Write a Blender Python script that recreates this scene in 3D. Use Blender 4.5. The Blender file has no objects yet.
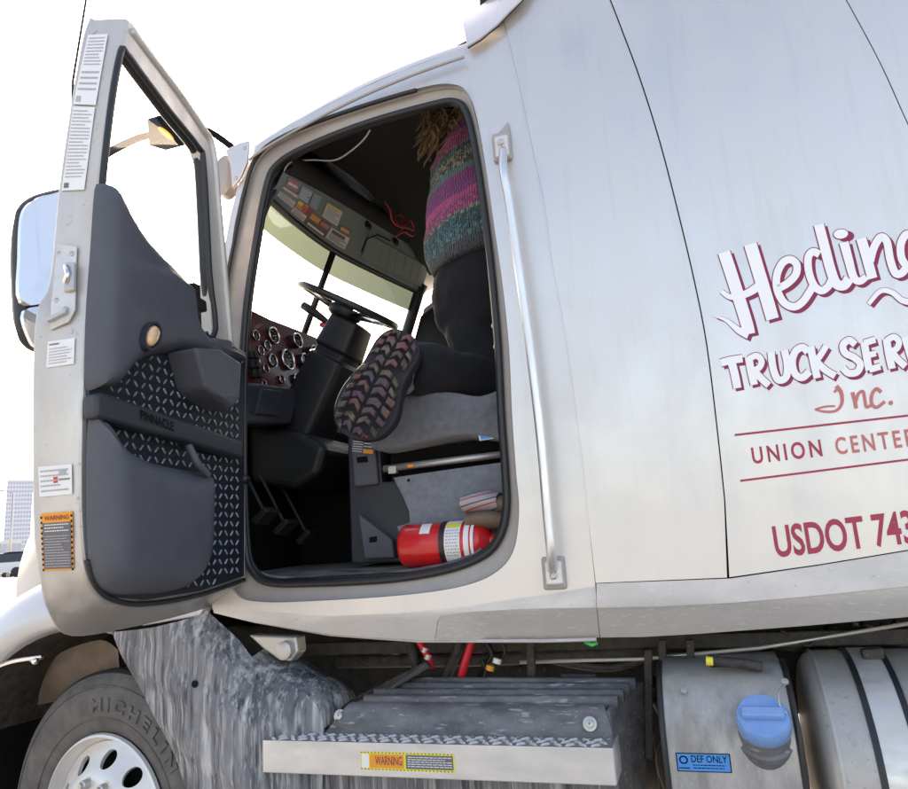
import bpy, bmesh, math, random
from mathutils import Vector, Matrix
from mathutils.geometry import delaunay_2d_cdt
random.seed(7)
sc = bpy.context.scene
COL = sc.collection
R = math.radians

# ------------------------------------------------------------------ camera, sky, sun, exposure
YAW, PITCH, ROLL, FPX = R(18), R(12), R(3.7), 720.0
CAM = Vector((0, -2.2, 1.42))
_f = Vector((-math.sin(YAW)*math.cos(PITCH), math.cos(YAW)*math.cos(PITCH), math.sin(PITCH)))
_r0 = Vector((math.cos(YAW), math.sin(YAW), 0)); _u0 = _r0.cross(_f)
CR = _r0*math.cos(ROLL) - _u0*math.sin(ROLL)
CU = _r0*math.sin(ROLL) + _u0*math.cos(ROLL)
camd = bpy.data.cameras.new('camera'); cam = bpy.data.objects.new('camera', camd); COL.objects.link(cam)
camd.sensor_width = 36; camd.lens = 36*FPX/908; camd.clip_start = .02; camd.clip_end = 6000
cam.matrix_world = Matrix(((CR.x, CU.x, -_f.x, CAM.x), (CR.y, CU.y, -_f.y, CAM.y), (CR.z, CU.z, -_f.z, CAM.z), (0, 0, 0, 1)))
sc.camera = cam

SUN_EL, SUN_AZ = R(32), R(-38.3)          # azimuth from +Y towards +X
w = bpy.data.worlds.new('World'); sc.world = w; w.use_nodes = True
nt = w.node_tree; sky = nt.nodes.new('ShaderNodeTexSky'); sky.sky_type = 'NISHITA'; sky.sun_disc = False
sky.sun_elevation = SUN_EL; sky.sun_rotation = SUN_AZ; sky.air_density = 1.0; sky.dust_density = 2.5; sky.ozone_density = 1.0
bg = nt.nodes['Background']; nt.links.new(sky.outputs[0], bg.inputs[0]); bg.inputs[1].default_value = 0.15
sl = bpy.data.lights.new('sun', 'SUN'); sl.energy = 4.0; sl.angle = R(.5); sl.color = (1, .93, .84)
so = bpy.data.objects.new('sun', sl); COL.objects.link(so)
sd = Vector((math.sin(SUN_AZ)*math.cos(SUN_EL), math.cos(SUN_AZ)*math.cos(SUN_EL), math.sin(SUN_EL)))
so.rotation_euler = sd.to_track_quat('Z', 'Y').to_euler(); so.location = (-6, 8, 9)
sc.view_settings.view_transform = 'Standard'; sc.view_settings.look = 'None'; sc.view_settings.gamma = 1
sc.view_settings.use_curve_mapping = False; sc.view_settings.exposure = 1.75
sc.view_settings.use_white_balance = True; sc.view_settings.white_balance_temperature = 7950; sc.view_settings.white_balance_tint = 16
sc.render.engine = 'CYCLES'; sc.cycles.use_denoising = True
sc.cycles.max_bounces = 8; sc.cycles.transparent_max_bounces = 12; sc.cycles.sample_clamp_indirect = 6

# ------------------------------------------------------------------ pixel -> direction -> plane
def ray(px, py): return CR*((px-454)/FPX) + CU*((394.5-py)/FPX) + _f
def at(px, py, ax, val):
    d = ray(px, py); return CAM + d*((val-CAM[ax])/d[ax])
def S(px, py, y=0.0): return at(px, py, 1, y)
def DX(px, py, x): return at(px, py, 0, x)

# ------------------------------------------------------------------ materials
def nd(t, ty, **kw):
    n = t.nodes.new(ty)
    for k, v in kw.items():
        if k in n.inputs: n.inputs[k].default_value = v
        else: setattr(n, k, v)
    return n
def c4(c): return (c[0], c[1], c[2], 1)
def mat(name, col, rough=.5, metal=0.0, var=.15, vscale=6, bump=0, bscale=80, coat=0, coat_r=.08, dirt=None, spec=None, rvar=0, stretch=(1,1,1), sheen=0, trans=0, emit=None):
    """dirt = (colour, amount 0..1, scale, contrast, (sx,sy,sz) stretch)"""
    m = bpy.data.materials.new(name); m.use_nodes = True; t = m.node_tree
    b = t.nodes['Principled BSDF']
    b.inputs['Roughness'].default_value = rough; b.inputs['Metallic'].default_value = metal
    if spec is not None: b.inputs['Specular IOR Level'].default_value = spec
    b.inputs['Coat Weight'].default_value = coat; b.inputs['Coat Roughness'].default_value = coat_r
    b.inputs['Sheen Weight'].default_value = sheen
    b.inputs['Transmission Weight'].default_value = trans
    if emit: b.inputs['Emission Color'].default_value = c4(emit[0]); b.inputs['Emission Strength'].default_value = emit[1]
    g = nd(t, 'ShaderNodeNewGeometry')
    mp = nd(t, 'ShaderNodeMapping'); t.links.new(g.outputs['Position'], mp.inputs[0]); mp.inputs['Scale'].default_value = stretch
    n1 = nd(t, 'ShaderNodeTexNoise'); n1.inputs['Scale'].default_value = vscale; n1.inputs['Detail'].default_value = 6
    t.links.new(mp.outputs[0], n1.inputs['Vector'])
    mx = nd(t, 'ShaderNodeMix', data_type='RGBA')
    mx.inputs[6].default_value = c4([x*(1-var) for x in col]); mx.inputs[7].default_value = c4([min(1, x*(1+var)) for x in col])
    t.links.new(n1.outputs['Fac'], mx.inputs[0]); out = mx.outputs[2]
    rsock = None
    if rvar:
        mr = nd(t, 'ShaderNodeMapRange'); t.links.new(n1.outputs['Fac'], mr.inputs[0])
        mr.inputs[1].default_value = .3; mr.inputs[2].default_value = .7; mr.inputs[3].default_value = max(.02, rough-rvar); mr.inputs[4].default_value = min(1, rough+rvar); rsock = mr.outputs[0]
    if dirt:
        dc, da, ds, dk, dst = dirt
        mp2 = nd(t, 'ShaderNodeMapping'); t.links.new(g.outputs['Position'], mp2.inputs[0]); mp2.inputs['Scale'].default_value = dst
        n2 = nd(t, 'ShaderNodeTexNoise'); n2.inputs['Scale'].default_value = ds; n2.inputs['Detail'].default_value = 9; n2.inputs['Roughness'].default_value = .65
        t.links.new(mp2.outputs[0], n2.inputs['Vector'])
        rr = nd(t, 'ShaderNodeMapRange'); t.links.new(n2.outputs['Fac'], rr.inputs[0])
        rr.inputs[1].default_value = .5-dk; rr.inputs[2].default_value = .5+dk; rr.inputs[3].default_value = 0; rr.inputs[4].default_value = da
        m2 = nd(t, 'ShaderNodeMix', data_type='RGBA'); t.links.new(rr.outputs[0], m2.inputs[0]); t.links.new(out, m2.inputs[6]); m2.inputs[7].default_value = c4(dc)
        out = m2.outputs[2]
        mm = nd(t, 'ShaderNodeMath', operation='MULTIPLY_ADD'); t.links.new(rr.outputs[0], mm.inputs[0]); mm.inputs[1].default_value = -metal*.9; mm.inputs[2].default_value = metal
        t.links.new(mm.outputs[0], b.inputs['Metallic'])
        if not rsock:
            m3 = nd(t, 'ShaderNodeMath', operation='MULTIPLY_ADD'); t.links.new(rr.outputs[0], m3.inputs[0]); m3.inputs[1].default_value = (.85-rough); m3.inputs[2].default_value = rough; rsock = m3.outputs[0]
    t.links.new(out, b.inputs['Base Color'])
    if rsock: t.links.new(rsock, b.inputs['Roughness'])
    if bump:
        n3 = nd(t, 'ShaderNodeTexNoise'); n3.inputs['Scale'].default_value = bscale; n3.inputs['Detail'].default_value = 4; t.links.new(mp.outputs[0], n3.inputs['Vector'])
        bp = nd(t, 'ShaderNodeBump'); bp.inputs['Strength'].default_value = bump; bp.inputs['Distance'].default_value = .004
        t.links.new(n3.outputs['Fac'], bp.inputs['Height']); t.links.new(bp.outputs[0], b.inputs['Normal'])
    return m
def glass_mat(name, tint=(1, 1, 1), refl=1.0):
    m = bpy.data.materials.new(name); m.use_nodes = True; t = m.node_tree
    t.nodes.remove(t.nodes['Principled BSDF']); o = t.nodes['Material Output']
    tr = nd(t, 'ShaderNodeBsdfTransparent'); tr.inputs[0].default_value = c4(tint)
    gl = nd(t, 'ShaderNodeBsdfGlossy'); gl.inputs['Roughness'].default_value = .02
    fr = nd(t, 'ShaderNodeLayerWeight'); fr.inputs[0].default_value = .5
    pw = nd(t, 'ShaderNodeMath', operation='POWER'); t.links.new(fr.outputs['Facing'], pw.inputs[0]); pw.inputs[1].default_value = 4
    mm = nd(t, 'ShaderNodeMath', operation='MULTIPLY_ADD'); t.links.new(pw.outputs[0], mm.inputs[0]); mm.inputs[1].default_value = .6*refl; mm.inputs[2].default_value = .04
    mx = nd(t, 'ShaderNodeMixShader'); t.links.new(mm.outputs[0], mx.inputs[0]); t.links.new(tr.outputs[0], mx.inputs[1]); t.links.new(gl.outputs[0], mx.inputs[2])
    t.links.new(mx.outputs[0], o.inputs[0]); return m

MAT = {}
SALT = (.62, .60, .57); MUD = (.30, .27, .23)
MAT['silver'] = mat('silver_paint', (.65, .63, .615), .24, .70, .03, 1.5, .03, 30, coat=.5, coat_r=.05, dirt=((.62, .60, .57), .40, 3.2, .28, (1.3, 1, .7)))
MAT['silver_low'] = mat('silver_paint_dirty', (.70, .68, .66), .36, .35, .06, 4, .08, 90, coat=.25, coat_r=.2, dirt=((.56, .53, .49), .8, 6, .22, (.7, 1, 1.5)))
MAT['skirt'] = mat('skirt_road_film', (.60, .58, .55), .48, .3, .10, 9, .15, 120, dirt=((.47, .44, .41), .75, 9, .2, (.35, 1, 1.8)))
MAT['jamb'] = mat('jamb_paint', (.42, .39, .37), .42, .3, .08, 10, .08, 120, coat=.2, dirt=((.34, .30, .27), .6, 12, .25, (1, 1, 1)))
MAT['door_edge'] = mat('door_edge_paint', (.62, .60, .57), .36, .45, .05, 6, .05, 60, coat=.35, coat_r=.12, dirt=((.46, .41, .36), .6, 6, .22, (1, 1, .5)))
def specks(m, scale, thr, col, amt, stretch=(1, 1, 1)):
    t = m.node_tree; b = t.nodes['Principled BSDF']; src = b.inputs['Base Color'].links[0].from_socket
    g = nd(t, 'ShaderNodeNewGeometry'); mp = nd(t, 'ShaderNodeMapping'); mp.inputs['Scale'].default_value = stretch; t.links.new(g.outputs['Position'], mp.inputs[0])
    n = nd(t, 'ShaderNodeTexNoise'); n.inputs['Scale'].default_value = scale; n.inputs['Detail'].default_value = 3; t.links.new(mp.outputs[0], n.inputs['Vector'])
    r = nd(t, 'ShaderNodeMapRange'); t.links.new(n.outputs['Fac'], r.inputs[0]); r.inputs[1].default_value = thr; r.inputs[2].default_value = thr+.06; r.inputs[3].default_value = 0; r.inputs[4].default_value = amt
    m2 = nd(t, 'ShaderNodeMix', data_type='RGBA'); t.links.new(r.outputs[0], m2.inputs[0]); t.links.new(src, m2.inputs[6]); m2.inputs[7].default_value = c4(col); t.links.new(m2.outputs[2], b.inputs['Base Color'])
specks(MAT['silver'], 140, .69, (.80, .79, .77), .35); specks(MAT['silver'], 90, .73, (.33, .30, .27), .3)
specks(MAT['silver'], 11, .56, (.50, .48, .45), .13, (2.4, 1, .22)); specks(MAT['silver'], 260, .62, (.42, .39, .36), .30)
specks(MAT['silver_low'], 130, .63, (.80, .78, .75), .55, (.4, 1, 1.6)); specks(MAT['silver_low'], 80, .68, (.30, .27, .24), .5)
specks(MAT['skirt'], 110, .60, (.72, .69, .65), .6, (.3, 1, 1.5)); specks(MAT['door_edge'], 45, .66, (.30, .26, .22), .5)
def grime_or_reflection(m, z0, z1, col, amt, scale=12):
    t = m.node_tree; b = t.nodes['Principled BSDF']; src = b.inputs['Base Color'].links[0].from_socket
    g = nd(t, 'ShaderNodeNewGeometry'); sp = nd(t, 'ShaderNodeSeparateXYZ'); t.links.new(g.outputs['Position'], sp.inputs[0])
    n = nd(t, 'ShaderNodeTexNoise'); n.inputs['Scale'].default_value = scale; n.inputs['Detail'].default_value = 8; t.links.new(g.outputs['Position'], n.inputs['Vector'])
    r = nd(t, 'ShaderNodeMapRange'); t.links.new(sp.outputs[2], r.inputs[0]); r.inputs[1].default_value = z1; r.inputs[2].default_value = z0; r.inputs[3].default_value = 0; r.inputs[4].default_value = 1
    a = nd(t, 'ShaderNodeMath', operation='ADD'); t.links.new(r.outputs[0], a.inputs[0]); t.links.new(n.outputs['Fac'], a.inputs[1])
    q = nd(t, 'ShaderNodeMapRange'); t.links.new(a.outputs[0], q.inputs[0]); q.inputs[1].default_value = .75; q.inputs[2].default_value = 1.25; q.inputs[4].default_value = amt
    m2 = nd(t, 'ShaderNodeMix', data_type='RGBA'); t.links.new(q.outputs[0], m2.inputs[0]); t.links.new(src, m2.inputs[6]); m2.inputs[7].default_value = c4(col); t.links.new(m2.outputs[2], b.inputs['Base Color'])
grime_or_reflection(MAT['door_edge'], 1.25, 1.5, (.26, .235, .21), .8); grime_or_reflection(MAT['silver'], 1.2, 2.1, (.70, .69, .675), .55, 9)  # door edge: real dirt; silver: bright ground reflection painted as paler lower colour
MAT['rubber'] = mat('rubber_seal', (.018, .019, .021), .42, 0, .3, 30, .15, 200)
MAT['black'] = mat('black_plastic', (.007, .0075, .008), .5, 0, .25, 20, .2, 300)
MAT['grey_pl'] = mat('grey_plastic', (.062, .068, .086), .36, 0, .14, 6, .45, 520, dirt=((.13, .135, .15), .5, 5, .22, (1, 1, 1)))
MAT['grey_pl2'] = mat('grey_plastic_dark', (.028, .031, .040), .40, 0, .12, 8, .25, 420)
MAT['dash'] = mat('dash_plastic', (.012, .0125, .015), .42, 0, .15, 8, .2, 300, spec=.35)
MAT['plate'] = mat('treadplate_vinyl', (.016, .019, .026), .30, 0, .2, 12, .1, 200)
MAT['lug'] = mat('treadplate_lug', (.24, .27, .30), .26, .3, .25, 40)
MAT['chrome'] = mat('chrome', (.80, .80, .80), .10, 1, .03, 10)
MAT['alu'] = mat('brushed_aluminium', (.72, .71, .69), .34, .75, .08, 14, .06, 200, dirt=((.55, .51, .46), .7, 16, .2, (.3, 1, 1)))
MAT['steel'] = mat('dull_steel', (.50, .49, .47), .42, .7, .15, 30, .1, 200)
MAT['tank'] = mat('tank_aluminium', (.52, .51, .49), .36, .6, .10, 8, .05, 150, dirt=((.27, .245, .22), .85, 8, .15, (1.5, 1, .45)))
MAT['tankg'] = mat('fuel_tank_aluminium', (.55, .53, .50), .40, .6, .08, 6, .05, 150, dirt=((.33, .30, .27), .6, 11, .25, (1, 1, .7)))
MAT['chassis'] = mat('chassis_black', (.020, .019, .018), .55, 0, .4, 20, .5, 150, dirt=((.085, .072, .062), .8, 25, .16, (1, 1, 1)))
MAT['battery'] = mat('battery_cover', (.055, .058, .068), .50, 0, .2, 10, .4, 160, dirt=((.27, .265, .27), .75, 13, .22, (.6, 1, 1.5)))
def smear_mat():
    m = mat('mudguard_plastic', (.045, .052, .066), .42, 0, .3, 10, .4, 60, dirt=((.30, .30, .31), .75, 2.6, .16, (2.6, 2.6, 1.2))); t = m.node_tree; b = t.nodes['Principled BSDF']
    for sc_, st, lo, hi, col, am in ((9, (3.2, 3.2, .16), .50, .68, (.56, .55, .54), .85), (17, (3.2, 3.2, .13), .50, .64, (.026, .030, .040), .8), (30, (3, 3, .12), .54, .70, (.66, .65, .63), .6)):
        src = b.inputs['Base Color'].links[0].from_socket; g = nd(t, 'ShaderNodeNewGeometry'); mp = nd(t, 'ShaderNodeMapping'); mp.inputs['Scale'].default_value = st; mp.inputs['Rotation'].default_value = (0, R(-14), 0); t.links.new(g.outputs['Position'], mp.inputs[0])
        n = nd(t, 'ShaderNodeTexNoise'); n.inputs['Scale'].default_value = sc_; n.inputs['Detail'].default_value = 7; n.inputs['Roughness'].default_value = .6; n.inputs['Distortion'].default_value = .25; t.links.new(mp.outputs[0], n.inputs['Vector'])
        r = nd(t, 'ShaderNodeMapRange'); t.links.new(n.outputs['Fac'], r.inputs[0]); r.inputs[1].default_value = lo; r.inputs[2].default_value = hi; r.inputs[4].default_value = am
        m2 = nd(t, 'ShaderNodeMix', data_type='RGBA'); t.links.new(r.outputs[0], m2.inputs[0]); t.links.new(src, m2.inputs[6]); m2.inputs[7].default_value = c4(col); t.links.new(m2.outputs[2], b.inputs['Base Color'])
    return m
MAT['guard'] = smear_mat()
MAT['tyre'] = mat('tyre_rubber', (.050, .048, .046), .75, 0, .25, 20, .2, 200, dirt=((.20, .185, .17), .75, 14, .3, (1, 1, 1)))
MAT['tread'] = mat('tyre_tread_rubber', (.022, .022, .024), .62, 0, .3, 20, .3, 200)
MAT['rim'] = mat('wheel_aluminium', (.74, .73, .71), .30, .6, .05, 10, .04, 100, dirt=((.55, .52, .48), .5, 10, .3, (1, 1, 1)))
MAT['white_paint'] = mat('pale_fender_paint', (.50, .52, .56), .28, .35, .03, 3, coat=.5, dirt=((.60, .58, .55), .4, 5, .3, (1, 1, .5)))
MAT['headliner'] = mat('headliner_fabric', (.022, .024, .023), .95, 0, .15, 12, .3, 500)
MAT['console'] = mat('overhead_console', (.25, .31, .30), .8, 0, .1, 8, .2, 350)
MAT['carpet'] = mat('grey_carpet', (.20, .215, .24), .95, 0, .35, 45, .7, 260, sheen=.3)
MAT['seat'] = mat('seat_cloth', (.17, .18, .20), .95, 0, .45, 40, .9, 260, sheen=.3)
MAT['floor'] = mat('rubber_floor', (.035, .035, .037), .42, 0, .3, 20, .4, 120, dirt=((.36, .335, .31), .9, 12, .2, (.8, 2.5, 1)))
MAT['wood'] = mat('burgundy_dash', (.060, .005, .007), .38, 0, .5, 9, coat=.15, stretch=(1, 6, 1))
MAT['gauge'] = mat('gauge_face', (.012, .012, .014), .25, 0, .1, 20, coat=.6)
MAT['red'] = mat('red_paint', (.70, .008, .012), .28, 0, .10, 30, coat=.4, dirt=((.42, .05, .04), .3, 40, .15, (1, 1, 1)))
MAT['redhose'] = mat('red_hose', (.62, .012, .03), .4, 0, .15, 30)
MAT['white'] = mat('white_label', (.80, .80, .80), .5, 0, .02, 20)
MAT['white_gloss'] = mat('white_print', (.92, .92, .92), .35, 0, .01, 20)
MAT['maroon'] = mat('maroon_print', (.27, .006, .055), .35, 0, .12, 20)
MAT['maroon2'] = mat('red_print', (.42, .03, .075), .4, 0, .2, 40)
MAT['pinkred'] = mat('faded_or_glare_red_print', (.58, .17, .16), .4, 0, .12, 20)
MAT['ink'] = mat('ink_grey', (.14, .14, .15), .5, 0, .05, 20)
MAT['ink2'] = mat('ink_pale', (.42, .42, .44), .5, 0, .05, 20)
MAT['orange'] = mat('orange_print', (.85, .33, .03), .45, 0, .05, 20)
MAT['yellow'] = mat('yellow_print', (.85, .72, .06), .45, 0, .05, 20)
MAT['blue'] = mat('blue_plastic', (.13, .33, .70), .15, 0, .15, 20, .1, 100, coat=.5, dirt=((.36, .44, .56), .4, 30, .2, (1, 1, 1)))
MAT['bluelab'] = mat('blue_label', (.03, .27, .68), .45, 0, .1, 30)
MAT['paperb'] = mat('blue_paper', (.32, .47, .62), .6, 0, .1, 20)
MAT['photo'] = mat('card_dark', (.13, .075, .05), .5, 0, .6, 60)
MAT['amber'] = mat('amber_lens', (.95, .38, .02), .7, 0, .2, 60, spec=.1, emit=((1, .30, .01), .30))
MAT['lens'] = mat('courtesy_lens', (.80, .50, .28), .12, 0, .3, 90, coat=.8)
MAT['mirror'] = mat('mirror_glass', (.90, .91, .93), .03, .72, .0, 5)
MAT['glass'] = glass_mat('window_glass', (.90, .96, .97))
MAT['wsglass'] = glass_mat('windscreen_glass', (.93, .97, .96))
MAT['tint'] = glass_mat('windscreen_tint_band', (.026, .036, .030), .8)
specks(MAT['battery'], 60, .62, (.40, .40, .41), .6, (.25, 1, 1.2)); specks(MAT['battery'], 150, .66, (.45, .44, .44), .5); specks(MAT['chassis'], 170, .66, (.26, .24, .21), .55); specks(MAT['tank'], 110, .66, (.66, .64, .61), .35); specks(MAT['tankg'], 60, .62, (.30, .27, .24), .5)
MAT['dark'] = mat('dark_void', (.004, .004, .004), .8, 0, .2, 20, spec=.2)

# ------------------------------------------------------------------ mesh helpers
class MB:
    def __init__(s): s.v = []; s.f = []; s.m = []
    def add(s, vs, fs, mi=0):
        o = len(s.v); s.v += [tuple(v) for v in vs]; s.f += [tuple(i+o for i in f) for f in fs]; s.m += [mi]*len(fs); return s
    def box(s, c, h, rot=None, mi=0):
        c = Vector(c); pts = [Vector((x*h[0], y*h[1], z*h[2])) for x in (-1, 1) for y in (-1, 1) for z in (-1, 1)]
        if rot is not None: pts = [rot @ p for p in pts]
        return s.add([c+p for p in pts], [(0, 1, 3, 2), (4, 6, 7, 5), (0, 4, 5, 1), (2, 3, 7, 6), (0, 2, 6, 4), (1, 5, 7, 3)], mi)
    def loft(s, rings, closed=True, caps=True, mi=0):
        n = len(rings[0]); vs = [p for r in rings for p in r]; fs = []
        for i in range(len(rings)-1):
            for j in range(n if closed else n-1):
                k = (j+1) % n; fs.append((i*n+j, i*n+k, (i+1)*n+k, (i+1)*n+j))
        if caps and closed: fs.append(tuple(range(n-1, -1, -1))); fs.append(tuple(range((len(rings)-1)*n, len(rings)*n)))
        return s.add(vs, fs, mi)
    def tube(s, path, r, n=10, mi=0, caps=True, closed=False, flat=1.0):
        path = [Vector(p) for p in path]; rings = []; N = len(path)
        rs = r if isinstance(r, (list, tuple)) else [r]*N
        up = None
        for i, p in enumerate(path):
            a = path[i-1] if (i > 0 or closed) else p; b = path[(i+1) % N] if (i < N-1 or closed) else p
            d = (b-a).normalized()
            if up is None: up = d.orthogonal().normalized()
            up = (up - d*up.dot(d)).normalized(); sd_ = d.cross(up)
            rings.append([p + up*math.cos(2*math.pi*j/n)*rs[i] + sd_*math.sin(2*math.pi*j/n)*rs[i]*flat for j in range(n)])
        if closed: rings.append(rings[0]); caps = False
        return s.loft(rings, True, caps, mi)
    def lathe(s, prof, o, ax, n=32, mi=0, caps=False):
        """prof: (t along axis, radius)"""
        o = Vector(o); ax = Vector(ax).normalized(); u = ax.orthogonal().normalized(); v = ax.cross(u)
        rings = [[o + ax*t + (u*math.cos(2*math.pi*j/n) + v*math.sin(2*math.pi*j/n))*r for j in range(n)] for t, r in prof]
        return s.loft(rings, True, caps, mi)
    def prism(s, pts, ext, mi=0):
        pts = [Vector(p) for p in pts]; n = len(pts); e = Vector(ext)
        return s.add(pts + [p+e for p in pts], [tuple(range(n-1, -1, -1)), tuple(range(n, 2*n))] + [(i, (i+1) % n, n+(i+1) % n, n+i) for i in range(n)], mi)
    def quad(s, a, b, c, d, mi=0): return s.add([a, b, c, d], [(0, 1, 2, 3)], mi)

def obj(name, mb, mats, parent=None, smooth=False, bevel=0, seg=2, solid=0, subs=0, label=None, cat=None, group=None, kind=None, fixn=True, off=-1):
    me = bpy.data.meshes.new(name); me.from_pydata(mb.v, [], mb.f)
    if not isinstance(mats, (list, tuple)): mats = [mats]
    for m in mats: me.materials.append(MAT[m] if isinstance(m, str) else m)
    for p, i in zip(me.polygons, mb.m): p.material_index = i
    if fixn:
        bm = bmesh.new(); bm.from_mesh(me); bmesh.ops.recalc_face_normals(bm, faces=bm.faces); bm.to_mesh(me); bm.free()
    if smooth:
        me.shade_smooth()
    o = bpy.data.objects.new(name, me); COL.objects.link(o)
    if smooth == 'auto': me.set_sharp_from_angle(angle=R(38))
    if solid:
        x = o.modifiers.new('solid', 'SOLIDIFY'); x.thickness = solid; x.offset = off
        if smooth: x = o.modifiers.new('split', 'EDGE_SPLIT'); x.split_angle = R(40)
    if bevel:
        x = o.modifiers.new('bevel', 'BEVEL'); x.width = bevel; x.segments = seg; x.limit_method = 'ANGLE'; x.angle_limit = R(35); x.harden_normals = False
    if subs:
        x = o.modifiers.new('subs', 'SUBSURF'); x.levels = subs; x.render_levels = subs
    if parent: o.parent = parent; o.matrix_parent_inverse = Matrix.Translation(-ORG.get(parent.name, Vector()))
    if label: o['label'] = label
    if cat: o['category'] = cat
    if group: o['group'] = group
    if kind: o['kind'] = kind
    return o
ORG = {}
def thing(name, label, cat, loc=(0, 0, 0), group=None):
    o = bpy.data.objects.new(name, None); COL.objects.link(o); o.location = loc; o.empty_display_size = .1
    o['label'] = label; o['category'] = cat; ORG[o.name] = Vector(loc)
    if group: o['group'] = group
    return o

def crom(pts, n=8, closed=False):
    pts = [Vector(p) for p in pts]; N = len(pts); out = []
    for i in range(N if closed else N-1):
        if closed: a, b, c, d = pts[i-1], pts[i], pts[(i+1) % N], pts[(i+2) % N]
        else: a, b, c, d = pts[max(i-1, 0)], pts[i], pts[i+1], pts[min(i+2, N-1)]
        for k in range(n):
            t = k/n; out.append(.5*((2*b) + (c-a)*t + (2*a-5*b+4*c-d)*t*t + (3*b-a-3*c+d)*t**3))
    if not closed: out.append(pts[-1])
    return out
def patch(grid, nu=6, nv=6):
    rows = [crom(r, nu) for r in grid]
    cols = [crom([rows[i][j] for i in range(len(rows))], nv) for j in range(len(rows[0]))]
    return [[cols[j][i] for j in range(len(cols))] for i in range(len(cols[0]))]
def pip(p, poly):
    x, y = p; c = False; n = len(poly)
    for i in range(n):
        x1, y1 = poly[i]; x2, y2 = poly[i-1]
        if (y1 > y) != (y2 > y) and x < (x2-x1)*(y-y1)/(y2-y1)+x1: c = not c
    return c
def resamp(poly, step):
    out = []
    for i in range(len(poly)):
        a = Vector(poly[i]); b = Vector(poly[(i+1) % len(poly)]); k = max(1, int(math.ceil((b-a).length/step)))
        out += [a.lerp(b, j/k) for j in range(k)]
    return [(p.x, p.y) for p in out]
def inset(poly, d):
    n = len(poly); ar = sum(poly[i-1][0]*poly[i][1]-poly[i][0]*poly[i-1][1] for i in range(n)); sg = 1 if ar > 0 else -1; out = []
    for i in range(n):
        t = Vector(poly[(i+1) % n])-Vector(poly[i-1]); t = t.normalized() if t.length > 1e-9 else Vector((1, 0))
        out.append((poly[i][0]-t.y*sg*d, poly[i][1]+t.x*sg*d))
    return out
def sheet(poly, holes, step, fun, edge=.005, roll=.004, rollholes=False):
    """triangulated panel over a 2-D outline; fun(a,b,roll)->3-D point"""
    poly = resamp(poly, step); holes = [resamp(h, step) for h in holes]
    pts = []; edges = []; rl = []
    def ring(p, r):
        o = len(pts); pts.extend(p); rl.extend([r]*len(p)); edges.extend((o+i, o+(i+1) % len(p)) for i in range(len(p)))
    ring(poly, roll)
    for h in holes: ring(h, roll if rollholes else 0)
    inn = [p for p in inset(poly, edge) if pip(p, poly)]
    pts += inn; rl += [0]*len(inn)
    xs = [p[0] for p in poly]; ys = [p[1] for p in poly]
    bnd = [Vector(p) for p in poly] + [Vector(p) for h in holes for p in h]
    nx = int((max(xs)-min(xs))/step)+1; ny = int((max(ys)-min(ys))/step)+1
    for i in range(nx+1):
        for j in range(ny+1):
            q = (min(xs)+i*step+(j % 2)*step*.5, min(ys)+j*step)
            if pip(q, poly) and not any(pip(q, h) for h in holes):
                if min((Vector(q)-b).length_squared for b in bnd) > (step*.45)**2: pts.append(q); rl.append(0)
    V, E_, F_, ov, oe, of = delaunay_2d_cdt([Vector(p) for p in pts], edges, [], 0, 1e-6)
    mb = MB(); vs = []
    for k, v in enumerate(V):
        r = rl[ov[k][0]] if ov[k] else 0
        vs.append(fun(v.x, v.y, r))
    fs = []
    for f in F_:
        cx = sum(V[i].x for i in f)/len(f); cy = sum(V[i].y for i in f)/len(f)
        if pip((cx, cy), poly) and not any(pip((cx, cy), h) for h in holes): fs.append(tuple(f))
    mb.add(vs, fs); return mb

_tc = {}
def text_geo(s, spacing=1.0, offset=0.0, shear=0.0):
    k = (s, spacing, offset, shear)
    if k in _tc: return _tc[k]
    c = bpy.data.curves.new('t', 'FONT'); c.body = s; c.size = 1; c.space_character = spacing; c.offset = offset; c.shear = shear; c.resolution_u = 4
    o = bpy.data.objects.new('t', c); COL.objects.link(o)
    bpy.context.view_layer.update()
    me = bpy.data.meshes.new_from_object(o.evaluated_get(bpy.context.evaluated_depsgraph_get()))
    r = ([v.co.copy() for v in me.vertices], [tuple(p.vertices) for p in me.polygons])
    bpy.data.objects.remove(o); bpy.data.curves.remove(c); bpy.data.meshes.remove(me); _tc[k] = r; return r
def put_text(mb, s, o, ux, uy, size, width=None, mi=0, **kw):
    vs, fs = text_geo(s, **kw)
    if not vs: return
    x0 = min(v.x for v in vs); x1 = max(v.x for v in vs)
    sx = size if width is None else width/max(1e-6, x1-x0)
    mb.add([Vector(o) + Vector(ux)*((v.x-x0)*sx) + Vector(uy)*(v.y*size) for v in vs], fs, mi)
def frame(o, ux, uy):
    """flat-print helper: local (a,b,h) -> world on the plane at o"""
    o = Vector(o); ux = Vector(ux).normalized(); uy = Vector(uy); uy = (uy-ux*uy.dot(ux)).normalized(); n = ux.cross(uy)
    return lambda a, b, h=0: o + ux*a + uy*b + n*h
def rect(mb, F, a0, b0, a1, b1, h, mi): mb.quad(F(a0, b0, h), F(a1, b0, h), F(a1, b1, h), F(a0, b1, h), mi)
def microlines(mb, F, a0, b0, a1, b1, rows, h, mi, rnd):
    for i in range(rows):
        b = b1-(i+.5)*(b1-b0)/rows; t = (b1-b0)/rows*.16; a = a0
        end = a1-(a1-a0)*(rnd.random()*.35 if rnd.random() < .4 else .0)
        while a < end-.001:
            L = (a1-a0)*rnd.uniform(.04, .12); rect(mb, F, a, b-t, min(end, a+L), b+t, h, mi); a += L+(a1-a0)*.018

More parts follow.
